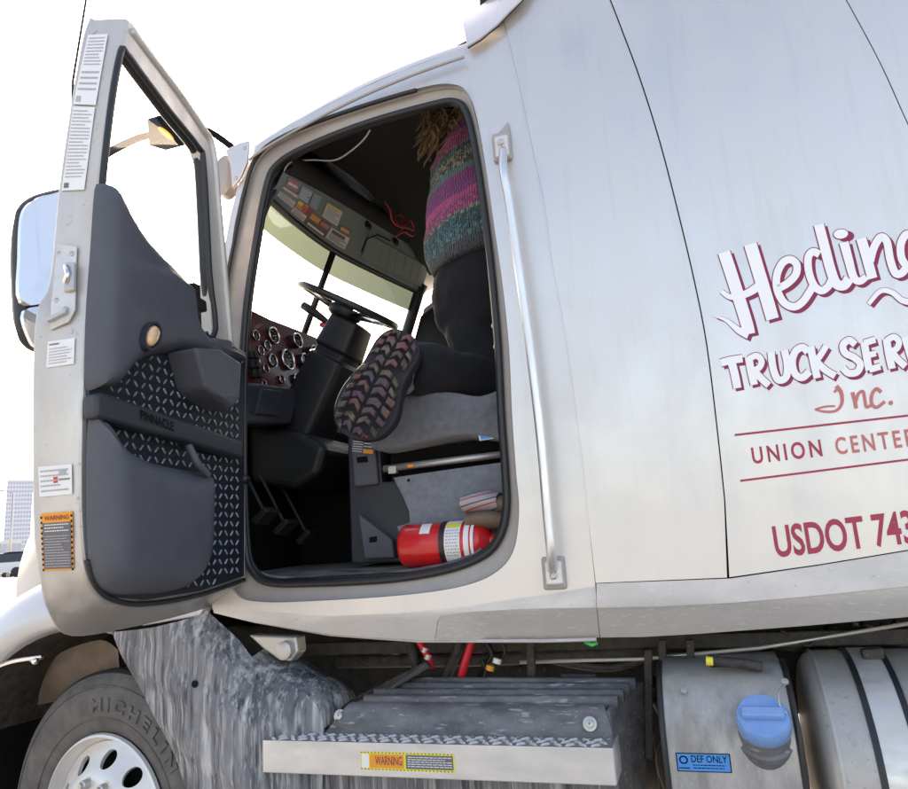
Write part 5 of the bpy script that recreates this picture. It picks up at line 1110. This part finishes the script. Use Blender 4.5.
# ---------------- fuel tank with strap
FR = .32; FC = Vector((.22, .26, .735)); 
mb = MB(); mb.lathe([(0, .002), (0, FR-.06), (.006, FR-.03), (.02, FR-.010), (.04, FR), (1.4, FR), (1.44, FR-.06), (1.44, .002)], FC, (1, 0, 0), 64); FT = obj('fuel_tank', mb, 'tankg', TR, smooth='auto')
mb = MB(); mb.lathe([(.030, FR+.0005), (.034, FR+.004), (.040, FR+.0005)], FC, (1, 0, 0), 64); obj('tank_weld_bead', mb, 'tankg', FT, smooth=True)
fx = S(872,720,-.06).x-FC.x
for x0, x1, r_, m in ((fx-.004, fx+.012, .007, 'rubber'), (fx+.012, fx+.085, .005, 'alu'), (fx+.085, fx+.10, .007, 'rubber')):
    mb = MB(); mb.lathe([(x0, FR), (x0, FR+r_), (x1, FR+r_), (x1, FR)], FC, (1, 0, 0), 64); obj('tank_strap', mb, m, FT, smooth='auto')
bx([(862,650),(884,648),(886,664),(864,664)], 'strap_clamp', 'chassis', .16, .2, parent=FT)

mb = MB(); mb.lathe([(0, .002), (0, .10), (.03, .13), (.50, .13), (.53, .10), (.53, .002)], Vector((-.36, .62, .66)), (1, 0, 0), 28); obj('air_reservoir', mb, 'chassis', TR, smooth='auto')
hose([(655,700,0),(668,730,.02),(660,760,.0),(672,800,.02)], .30, .014, 'chassis', 'black_hose')
hose([(676,690,0),(664,720,.02),(676,752,.0),(668,800,.02)], .34, .010, 'chassis', 'black_hose')
mb = MB(); mb.box((-.22, .44, .72), (.012, .10, .22)); obj('tank_bracket', mb, 'chassis', TR, bevel=.004)

# ---------------- person kneeling on the driver seat, seen from behind
def knit_mat():
    m = bpy.data.materials.new('patterned_knit'); m.use_nodes = True; t = m.node_tree; b = t.nodes['Principled BSDF']; b.inputs['Roughness'].default_value = .95; b.inputs['Sheen Weight'].default_value = .3
    g = nd(t, 'ShaderNodeNewGeometry'); sp = nd(t, 'ShaderNodeSeparateXYZ'); t.links.new(g.outputs['Position'], sp.inputs[0])
    wob = nd(t, 'ShaderNodeTexNoise'); wob.inputs['Scale'].default_value = 22; t.links.new(g.outputs['Position'], wob.inputs['Vector'])
    a = nd(t, 'ShaderNodeMath', operation='MULTIPLY_ADD'); t.links.new(sp.outputs[0], a.inputs[0]); a.inputs[1].default_value = -.30; a.inputs[2].default_value = -.30*.72
    c = nd(t, 'ShaderNodeMath', operation='ADD'); t.links.new(sp.outputs[2], c.inputs[0]); t.links.new(a.outputs[0], c.inputs[1])
    wv2 = nd(t, 'ShaderNodeMath', operation='MULTIPLY_ADD'); t.links.new(wob.outputs['Fac'], wv2.inputs[0]); wv2.inputs[1].default_value = .014; t.links.new(c.outputs[0], wv2.inputs[2])
    mr = nd(t, 'ShaderNodeMapRange'); t.links.new(wv2.outputs[0], mr.inputs[0]); mr.inputs[1].default_value = 2.53; mr.inputs[2].default_value = 3.24
    def ramp(stops):
        cr = nd(t, 'ShaderNodeValToRGB'); t.links.new(mr.outputs[0], cr.inputs[0]); cr.color_ramp.interpolation = 'CONSTANT'; el = cr.color_ramp.elements
        el[0].position = 0; el[0].color = c4(stops[0][1]); el[1].position = stops[1][0]; el[1].color = c4(stops[1][1])
        for p, col in stops[2:]: e = el.new(p); e.color = c4(col)
        return cr
    char = (.08, .085, .105); teal = (.03, .22, .25); pink = (.68, .08, .32); purp = (.29, .04, .27); sage = (.30, .38, .29); navy = (.018, .02, .04); lt = (.10, .27, .27)
    A = ramp([(0, char), (.13, lt), (.19, teal), (.27, sage), (.30, pink), (.41, purp), (.52, lt), (.56, sage), (.66, teal), (.70, pink), (.81, purp), (.92, lt), (.95, (.45, .07, .10))])
    K = ramp([(0, (0, 0, 0)), (.13, (.75, .75, .75)), (.30, (.55, .55, .55)), (.37, (.12, .12, .12)), (.52, (.2, .2, .2)), (.56, (.9, .9, .9)), (.70, (.6, .6, .6)), (.78, (.12, .12, .12)), (.92, (.6, .6, .6))])
    mp = nd(t, 'ShaderNodeMapping'); mp.inputs['Scale'].default_value = (1.3, 1, 1); mp.inputs['Rotation'].default_value = (0, R(20), 0); t.links.new(g.outputs['Position'], mp.inputs[0])
    vo = nd(t, 'ShaderNodeTexVoronoi'); vo.inputs['Scale'].default_value = 34; t.links.new(mp.outputs[0], vo.inputs['Vector']); vo.feature = 'DISTANCE_TO_EDGE'
    n2 = nd(t, 'ShaderNodeTexNoise'); n2.inputs['Scale'].default_value = 36; n2.inputs['Detail'].default_value = 1; t.links.new(mp.outputs[0], n2.inputs['Vector'])
    sn = nd(t, 'ShaderNodeVectorMath', operation='SNAP'); t.links.new(mp.outputs[0], sn.inputs[0]); sn.inputs[1].default_value = (.0135, 2.0, .0115)
    wn_ = nd(t, 'ShaderNodeTexWhiteNoise'); t.links.new(sn.outputs[0], wn_.inputs['Vector'])
    av = nd(t, 'ShaderNodeMath', operation='MULTIPLY_ADD'); t.links.new(n2.outputs['Fac'], av.inputs[0]); av.inputs[1].default_value = .7; 
    hf = nd(t, 'ShaderNodeMath', operation='MULTIPLY'); t.links.new(wn_.outputs['Value'], hf.inputs[0]); hf.inputs[1].default_value = .45; t.links.new(hf.outputs[0], av.inputs[2])
    r2 = nd(t, 'ShaderNodeMapRange'); t.links.new(av.outputs[0], r2.inputs[0]); r2.inputs[1].default_value = .59; r2.inputs[2].default_value = .61
    r3 = nd(t, 'ShaderNodeMapRange'); t.links.new(vo.outputs['Distance'], r3.inputs[0]); r3.inputs[1].default_value = .10; r3.inputs[2].default_value = .04
    mxm = nd(t, 'ShaderNodeMath', operation='MAXIMUM'); t.links.new(r2.outputs[0], mxm.inputs[0]); t.links.new(r3.outputs[0], mxm.inputs[1])
    mu = nd(t, 'ShaderNodeMath', operation='MULTIPLY'); t.links.new(mxm.outputs[0], mu.inputs[0]); t.links.new(K.outputs[0], mu.inputs[1])
    mx = nd(t, 'ShaderNodeMix', data_type='RGBA'); t.links.new(mu.outputs[0], mx.inputs[0]); t.links.new(A.outputs[0], mx.inputs[6]); mx.inputs[7].default_value = c4(navy); t.links.new(mx.outputs[2], b.inputs['Base Color'])
    # ribs and knots as relief
    wv = nd(t, 'ShaderNodeTexWave'); wv.inputs['Scale'].default_value = 30; wv.inputs['Distortion'].default_value = 6; wv.inputs['Detail Scale'].default_value = 3; t.links.new(g.outputs['Position'], wv.inputs['Vector'])
    ad = nd(t, 'ShaderNodeMath', operation='ADD'); t.links.new(wv.outputs['Fac'], ad.inputs[0]); t.links.new(vo.outputs['Distance'], ad.inputs[1])
    bp = nd(t, 'ShaderNodeBump'); bp.inputs['Strength'].default_value = 1.0; bp.inputs['Distance'].default_value = .008; t.links.new(ad.outputs[0], bp.inputs['Height']); t.links.new(bp.outputs[0], b.inputs['Normal'])
    return m
MAT['knit'] = knit_mat()
MAT['denim'] = mat('dark_denim', (.011, .011, .015), .9, 0, .25, 30, .5, 500, sheen=.05)
MAT['skin'] = mat('skin', (.55, .33, .25), .55, 0, .06, 20)
MAT['hair'] = mat('blond_brown_hair', (.36, .25, .14), .55, 0, .45, 60)
MAT['sole'] = mat('boot_sole', (.014, .015, .021), .7, 0, .3, 30, .3, 200)
MAT['lug_a'] = mat('lug_a', (.155, .125, .09), .75, 0, .6, 35, .6, 90, dirt=((.05, .046, .045), .95, 30, .09, (1, 1, 1)))
MAT['lug_b'] = mat('lug_b', (.17, .055, .06), .75, 0, .6, 35, .6, 90, dirt=((.12, .10, .075), .95, 30, .09, (1, 1, 1)))
MAT['lug_c'] = mat('lug_c', (.06, .06, .07), .75, 0, .6, 35, .6, 90, dirt=((.14, .05, .075), .95, 30, .09, (1, 1, 1)))
MAT['boot'] = mat('boot_leather', (.032, .026, .024), .42, 0, .3, 30, .4, 160)
MAT['cuffgrey'] = mat('boot_collar', (.16, .15, .17), .85, 0, .2, 40)
PE = thing('person', 'person in pink and teal patterned sweater and dark trousers kneeling on the seat', 'person', (-.75, .5, 1.92))
def remesh(o, vox, smooth=6):
    x = o.modifiers.new('rm', 'REMESH'); x.mode = 'VOXEL'; x.voxel_size = vox; x.use_smooth_shade = True
    y = o.modifiers.new('sm', 'SMOOTH'); y.iterations = smooth; y.factor = .5
    return o
def folds(o, scale, st):
    tx = bpy.data.textures.new('folds', 'CLOUDS'); tx.noise_scale = scale; tx.noise_depth = 1
    x = o.modifiers.new('folds', 'DISPLACE'); x.texture = tx; x.texture_coords = 'GLOBAL'; x.strength = st; x.mid_level = .5
def ell(c, rx, ry, z=None, n=28, tx=0): c = Vector(c); return [Vector((c.x+math.cos(t)*rx, c.y+math.sin(t)*ry, c.z+tx*math.cos(t)*rx)) for t in [2*math.pi*k/n for k in range(n)]]
# boot frame
bT, bH = S(349,437,-.10), S(404,330,-.05); bL = (bH-bT); LEN = bL.length; bL.normalize(); bc = (bT+bH)/2
bN = ((CAM-bc).normalized()+Vector((-.30, 0, .0))); bN = (bN-bL*bN.dot(bL)).normalized(); bW = bN.cross(bL).normalized()
if bW.x < 0: bW = -bW
def B(l, w_, h=0): return bT+bL*(l*LEN)+bW*(w_*LEN)+bN*(h+.030-.10*(l-.46)**2*1.5-.9*w_*w_)
WK = 1.48
OL = [(0, 0), (.012, .05), (.05, .105), (.12, .15), (.24, .178), (.36, .178), (.48, .155), (.60, .138), (.72, .138), (.84, .140), (.93, .118), (.985, .07), (1, 0)]
OL = [(l, w_*WK) for l, w_ in OL]
outl = OL + [(l, -w_*(1.05 if l < .5 else .95)) for l, w_ in OL[-2:0:-1]]
outl = [(p.x, p.y) for p in crom([Vector((*q, 0)) for q in outl], 3, True)]
ank = B(.80, .02, -.22); knee = Vector((-.70, .53, 2.04)); hipL = Vector((-.80, .54, 2.40)); hipR = Vector((-.64, .54, 2.40)); kneeR = Vector((-.56, .60, 2.04)); ankR = Vector((-.40, .30, 2.04))
# body (one continuous mesh, mostly under clothing)
mb = MB()
mb.loft([ell(c, a, b) for c, a, b in (((-.74, .54, 2.30), .12, .09), ((-.74, .53, 2.42), .165, .115), ((-.73, .52, 2.58), .145, .105), ((-.71, .50, 2.78), .165, .11), ((-.70, .50, 2.95), .175, .105), ((-.70, .51, 3.06), .11, .08), ((-.71, .53, 3.12), .06, .06), ((-.74, .56, 3.19), .055, .055))])
hc = Vector((-.77, .61, 3.30))
mb.loft([[hc+Vector((math.cos(t)*.078*math.sin(p), math.sin(t)*.095*math.sin(p), -math.cos(p)*.118)) for t in [2*math.pi*k/24 for k in range(24)]] for p in [math.pi*(k+.3)/12.6 for k in range(13)]])
fd = Vector((-.25, .95, .1)).normalized(); fs_ = Vector((.95, .25, 0)).normalized()
mb.tube([hc+fd*.085+Vector((0, 0, .02)), hc+fd*.115-Vector((0, 0, .02)), hc+fd*.09-Vector((0, 0, .032))], [.010, .015, .010], 8)       # nose
for s_ in (-1, 1): mb.tube([hc+fs_*s_*.072+Vector((0, 0, .02)), hc+fs_*s_*.088-fd*.01, hc+fs_*s_*.072-Vector((0, 0, .03))], [.012, .016, .010], 8)      # ears
mb.tube([hc+fd*.088-Vector((.0, 0, .052))-fs_*.02, hc+fd*.094-Vector((0, 0, .054)), hc+fd*.088-Vector((0, 0, .052))+fs_*.02], .008, 8)                   # lips
for hp, kn, an in ((hipL, knee, ank), (hipR, kneeR, ankR)): mb.tube(crom([hp+Vector((0, 0, .03)), hp.lerp(kn, .5), kn, kn.lerp(an, .4)+Vector((0, 0, .01)), an], 4), [.085]*4+[.078]*4+[.062]*4+[.058]*4+[.042], 14)
for sh, elb, ha in ((Vector((-.86, .52, 2.98)), Vector((-.90, .74, 2.92)), Vector((-.86, .97, 3.05))), (Vector((-.54, .52, 2.98)), Vector((-.52, .74, 2.90)), Vector((-.58, .97, 3.02)))):
    mb.tube(crom([Vector((-.70, .51, 3.0)), sh, elb, ha], 5), [.06]*5+[.05]*5+[.04]*5+[.028], 12)
    dh = (ha-elb).normalized(); sx_ = dh.cross(Vector((0, 0, 1))).normalized(); up_ = sx_.cross(dh)
    mb.loft([rrect(ha+dh*t, sx_, up_, a, b, 4, .6) for t, a, b in ((-.01, .026, .018), (.03, .038, .016), (.08, .042, .014), (.09, .036, .011))])
    for i, (o_, L) in enumerate(((-.030, .065), (-.010, .078), (.010, .074), (.030, .058))):
        q = ha+dh*.082+sx_*o_; mb.tube([q, q+dh*L*.45, q+dh*L*.8-up_*.018, q+dh*L*.85-up_*.045], [.009, .0085, .0075, .005], 7)
    q = ha+dh*.02-sx_*.034; mb.tube([q, q+dh*.035-sx_*.025, q+dh*.065-sx_*.03-up_*.015], [.011, .010, .007], 7)
remesh(obj('body', mb, 'skin', PE), .0062, 3)
for s_ in (-1, 1):
    mb = MB(); c = hc+fd*.082+fs_*s_*.032+Vector((0, 0, .012)); mb.lathe([(-.012, .002), (-.008, .009), (0, .012), (.008, .009), (.012, .002)], c, fd, 12); obj('eye', mb, 'white_gloss', PE, smooth=True)
# trousers
mb = MB()
mb.loft([ell(c, a, b) for c, a, b in (((-.74, .55, 2.24), .14, .10), ((-.745, .54, 2.32), .195, .145), ((-.745, .525, 2.42), .205, .155), ((-.74, .52, 2.52), .195, .14), ((-.735, .52, 2.62), .18, .13))])
hem = ank+Vector((.0, .0, .0))
mb.tube(crom([hipL+Vector((.0, 0, .02)), hipL.lerp(knee, .5)+Vector((-.01, -.02, 0)), knee+Vector((-.01, -.03, -.015)), knee.lerp(ank, .45)+Vector((.01, 0, .0)), ank.lerp(knee, .04)], 5), [.125]*5+[.120]*5+[.112]*5+[.104]*5+[.090], 18)
mb.tube(crom([hipR, hipR.lerp(kneeR, .5), kneeR, ankR], 5), [.125]*5+[.115]*5+[.095]*5+[.08], 18)
TRS = remesh(obj('trousers', mb, 'denim', PE), .010, 5); folds(TRS, .09, .022)
for k, (a0, b0, a1, b1) in enumerate(((.30, .66, .64, .97),)):
    pass
mb = MB()                                                               # back pocket stitched outline
pc = Vector((-.66, .385, 2.47)); 
mb.tube([pc+Vector(p) for p in ((-.055, -.002, .06), (.05, .012, .065), (.048, .008, -.03), (.0, -.004, -.065), (-.05, -.006, -.035), (-.055, -.002, .06))], .0022, 6); obj('back_pocket_seam', mb, 'black', TRS, smooth=True)
mb = MB(); hr = (knee-ank).normalized(); hu_ = hr.orthogonal().normalized(); hv_ = hr.cross(hu_); hcn = ank.lerp(knee, .06)
mb.tube([hcn+(hu_*math.cos(t)+hv_*math.sin(t))*.082 for t in [2*math.pi*k/28 for k in range(28)]], .006, 7, closed=True); obj('trouser_hem', mb, 'denim', TRS, smooth=True)
# sweater
mb = MB()
mb.loft([ell(c, a, b, tx=.22) for c, a, b in (((-.735, .505, 2.565), .200, .150), ((-.735, .505, 2.59), .212, .160), ((-.735, .50, 2.66), .222, .168), ((-.73, .495, 2.76), .222, .165), ((-.715, .49, 2.90), .215, .158), ((-.695, .49, 3.02), .215, .15), ((-.68, .49, 3.10), .20, .14), ((-.675, .50, 3.16), .16, .125), ((-.68, .53, 3.20), .10, .095), ((-.70, .55, 3.23), .08, .08))])
for sh, elb, ha in ((Vector((-.84, .52, 2.97)), Vector((-.88, .74, 2.92)), Vector((-.86, .93, 3.03))), (Vector((-.56, .52, 2.98)), Vector((-.52, .74, 2.90)), Vector((-.58, .93, 3.0)))):
    mb.tube(crom([Vector((-.70, .51, 2.97)), sh, elb, ha], 5), [.085]*5+[.07]*5+[.058]*5+[.045], 14)
SWT = remesh(obj('sweater', mb, 'knit', PE, label='pink, purple and teal banded knit sweater'), .0085, 4); folds(SWT, .13, .022)
# rib lines on the hem
# hair: curly locks
mb = MB(); rnd = random.Random(21)
for k in range(420):
    th = rnd.uniform(0, 2*math.pi); ph = rnd.uniform(.05, 1.9); d = Vector((math.cos(th)*math.sin(ph), math.sin(th)*math.sin(ph), math.cos(ph)))
    if d.dot(fd) > .45 and d.z < .55: continue
    p = hc+Vector((d.x*.084, d.y*.100, d.z*.122)); path = [p]; L = rnd.uniform(.10, .26); n_ = 9; a = rnd.uniform(0, 6.28); rr_ = rnd.uniform(.006, .013); q = p.copy(); v = d*.9+Vector((0, 0, .1))
    for i in range(n_):
        v = (v*.72+Vector((d.x*.25, d.y*.25-.05, -.75))*.4).normalized(); q = q+v*(L/n_); path.append(q+Vector((math.cos(a+i*1.4), math.sin(a+i*1.4), 0))*rr_)
    mb.tube(path, [.0055]+[.006]*(n_-2)+[.004, .0015], 5)
obj('hair', mb, 'hair', PE, smooth=True, kind='stuff')
# boots
def boot(nm, lugs_on, Bf):
    ring = lambda h, s_, k: [Bf(1-(1-l)*s_-.0, w_*k, h) for l, w_ in outl]
    mb = MB(); mb.loft([ring(.0, 1, .97), ring(-.004, 1, 1.0), ring(-.042, 1.0, 1.03), ring(-.050, .99, .98)]); SO = obj(nm, mb, 'sole', PE, smooth='auto', bevel=.002)
    mb = MB(); mb.loft([ring(-.046, .985, .96), ring(-.075, .985, .96), ring(-.100, .95, .90), ring(-.120, .86, .80), ring(-.140, .68, .72), ring(-.155, .52, .62), ring(-.20, .46, .60), ring(-.235, .47, .62)], True, True); obj('boot_upper', mb, 'boot', SO, smooth=True)
    mb = MB(); rr2 = ring(-.195, .475, .645); mb.tube(rr2, .012, 8, closed=True); obj('boot_collar', mb, 'cuffgrey', SO, smooth=True)
    for i in range(4):
        mb = MB(); c0 = Bf(.60+i*.025, .115-.004*i, -.075-.03*i); mb.tube([c0, c0+bW*.012*1], .006, 7); obj('eyelet', mb, 'steel', SO)
    if not lugs_on: return SO
    rnd = random.Random(5)
    def inside(l, w_): return pip((l, w_), [(a, b*.95) for a, b in outl])
    n_rows = 11
    for r_ in range(n_rows):
        l0 = .03+r_*.087
        for side in (-1, 1):
            hw = max([abs(w_) for l, w_ in outl if abs(l-l0) < .06 and (w_*side) >= 0]+[.03])
            for c_ in (0, 1):
                if .60 < l0 < .69 and c_ == 1: continue
                w0 = side*hw*(.05 if c_ == 0 else .53); w1 = side*hw*(.48 if c_ == 0 else .99)
                sl = (.040 if c_ == 0 else -.026)*rnd.uniform(.6, 1.5); th_ = .060*rnd.uniform(.75, 1.15)
                pts = [(l0, w0), (l0+sl, (w0+w1)/2), (l0+sl*.6, w1), (l0+sl*.6+th_*.8, w1), (l0+sl+th_, (w0+w1)/2), (l0+th_, w0)]
                pts = [(min(.985, max(.012, a)), b) for a, b in pts]
                pts = [(a, b) if inside(a, b) else (a+(.45-a)*.12, b*.80) for a, b in pts]
                m_ = rnd.choice(['lug_a', 'lug_b', 'lug_a', 'lug_b', 'lug_c']) if not (.28 < l0 < .5 and c_ == 0) else rnd.choice(['lug_b', 'lug_c'])
                mb = MB(); base_ = [Bf(a, b, -.002) for a, b in pts]; cm = sum(base_, Vector())/6
                top_ = [p+(cm-p)*.16+bN*rnd.uniform(.010, .016)+bL*rnd.uniform(-.004, .004)+bW*rnd.uniform(-.004, .004) for p in base_]
                mb.loft([base_, top_]); obj('sole_lug', mb, m_, SO, bevel=.0015, seg=1)
    return SO
boot('boot', True, B)
def B2(l, w_, h=0): return Vector((-.33, .13, 1.86))+Vector((0, .10, .99)).normalized()*(l*.31)+Vector((1, 0, 0))*(w_*.31)+Vector((0, -.99, .10)).normalized()*h*.9
boot('boot', False, B2)

# ---------------- far left background: raised lot, vehicles, lamp, low building, tower
def far(px, d):
    v = ray(px, 560); v.z = 0; v.normalize(); return Vector((CAM.x+v.x*d, CAM.y+v.y*d, 0)), v
mb = MB(); c0, dv = far(8, 46); sv = Vector((dv.y, -dv.x, 0)); c1 = c0+dv*300
q = [c0-sv*80-dv*6, c0+sv*80-dv*6, c0+sv*80, c0-sv*80, c1-sv*80, c1+sv*80]
for i in (2, 3, 4, 5): q[i] = q[i]+Vector((0, 0, 1.35))
q[0].z = q[1].z = .004; mb.add(q, [(0, 1, 2, 3), (3, 2, 5, 4)]); obj('upper_lot', mb, ground_mat(), kind='structure')
MAT['carwhite'] = mat('car_white', (.75, .75, .75), .3, 0, .02, 5, coat=.5); MAT['cardark'] = mat('car_dark_blue', (.05, .08, .15), .3, 0, .05, 5, coat=.5); MAT['carglass'] = mat('car_glass', (.03, .035, .04), .1, 0, .05, 5)
def car(px, d, m, lab, prof, cabin, heading):
    p, v = far(px, d); p.z = 1.352; T = thing('parked_car', lab, 'car', p, 'vehicles parked on the far lot')
    ca, sa = math.cos(heading), math.sin(heading); W = lambda x, y, z: p+Vector((x*ca-y*sa, x*sa+y*ca, z))
    mb = MB(); mb.loft([[W(x, y, z) for x, z in prof] for y in (-.88, -.92, .92, .88)]); obj('body', mb, m, T, bevel=.06, seg=2)
    mb = MB(); mb.loft([[W(x, -.80+(.12 if z > 1.2 else 0), z) for x, z in cabin], [W(x, .80-(.12 if z > 1.2 else 0), z) for x, z in cabin]]); obj('cabin', mb, 'carglass', T, bevel=.04)
    mb = MB(); mb.loft([[W(x, -.69, z) for x, z in cabin if z > 1.2], [W(x, .69, z) for x, z in cabin if z > 1.2], [W(x, .66, z+.06) for x, z in cabin if z > 1.2], [W(x, -.66, z+.06) for x, z in cabin if z > 1.2]], False, False); obj('roof', mb, m, T)
    for x in (-1.4, 1.4):
        for y in (-.85, .85):
            mb = MB(); mb.lathe([(-.11, .2), (-.11, .33), (.11, .33), (.11, .2)], W(x, y, .33), (-sa, ca, 0), 18, caps=True); obj('wheel', mb, 'tread', T)
    for y in (-.6, .6):
        mb = MB(); mb.box(W(-2.28, y, .78), (.05, .16, .09), Matrix.Rotation(heading, 3, 'Z')); obj('headlight', mb, 'white_gloss', T)
PR = [(-2.3, .35), (-2.32, .85), (-1.1, .98), (2.2, 1.0), (2.3, .6), (2.28, .35)]; CBN = [(-1.1, .96), (-.45, 1.55), (1.7, 1.58), (2.15, .98)]
PR2 = [(-2.5, .4), (-2.52, .98), (-1.0, 1.08), (2.6, 1.08), (2.62, .45)]; CBN2 = [(-1.0, 1.06), (-.5, 1.72), (.75, 1.72), (.95, 1.06)]
car(3.5, 58, 'carwhite', 'white car parked far off on the lot at the left edge', PR, CBN, R(20))
car(15, 62, 'cardark', 'dark blue pickup parked beside the white car far left', PR2, CBN2, R(60))
car(9, 84, 'carwhite', 'small white vehicle farther back beyond the parked pair', PR, CBN, R(100))
lp, v = far(9, 75); lp.z = 1.352; LP = thing('street_lamp', 'thin grey lamp post standing on the far lot', 'street lamp', lp)
mb = MB(); mb.tube([lp, lp+Vector((0, 0, 3)), lp+Vector((0, 0, 7.2))], [.12, .10, .07], 8); obj('pole', mb, 'steel', LP, smooth=True)
mb = MB(); mb.tube([lp+Vector((0, 0, 7.2)), lp+Vector((-.6, -.5, 7.5))], .05, 6); mb.box(lp+Vector((-.8, -.7, 7.5)), (.35, .2, .08)); obj('lamp_head', mb, 'steel', LP)
def block(px0, px1, ytop, d, name, lab, m, floors, bays, zb=1.3):
    a, va = far(px0, d); b, vb = far(px1, d); mid_ = (a+b)/2; vm = (va+vb).normalized()
    r_ = ray((px0+px1)/2, ytop); zt_ = CAM.z+d*r_.z/math.hypot(r_.x, r_.y)
    T = thing(name, lab, 'building', (mid_.x, mid_.y, 0)); e = (b-a); wdt = e.length; e.normalize(); nrm_ = -vm; nrm_ = (nrm_-e*nrm_.dot(e)).normalized(); dep = wdt*.9
    mb = MB(); P = [a, b, b-nrm_*dep, a-nrm_*dep]; mb.prism([Vector((p.x, p.y, 0)) for p in P], (0, 0, zt_)); obj('wall', mb, m, T)
    mb = MB(); mb.prism([Vector((p.x, p.y, zt_)) for p in [q_+((q_-(a+b-nrm_*dep)/2))*0 for q_ in P]], (0, 0, zt_*.012)); obj('roof', mb, m, T)
    mb0 = MB(); fh = (zt_-zb*2)/floors; mb0.box((0, 0, 0), (wdt/bays*.38, dep*.002+.02, fh*.30), Matrix.Rotation(math.atan2(e.y, e.x), 3, 'Z')); first = None
    for i in range(floors):
        for j in range(bays):
            pos = a+e*(wdt*(j+.5)/bays)+nrm_*.05; pos.z = zb*2+fh*(i+.5)
            if first is None: first = obj('window', mb0, 'winglass', T); first.location = pos
            else:
                w2 = first.copy(); COL.objects.link(w2); w2.location = pos
MAT['winglass'] = mat('far_window', (.45, .48, .56), .3, 0, .1, .01); MAT['tower'] = mat('tower_wall', (.72, .71, .76), .7, 0, .04, .05); MAT['lowb'] = mat('low_building_wall', (.70, .69, .66), .7, 0, .04, .1)
block(2, 29, 481, 760, 'office_tower', 'tall grey office tower on the skyline at the left edge', 'tower', 22, 9)
block(-14, 21, 541, 210, 'low_building', 'low pale building below the office tower at left', 'lowb', 2, 7)
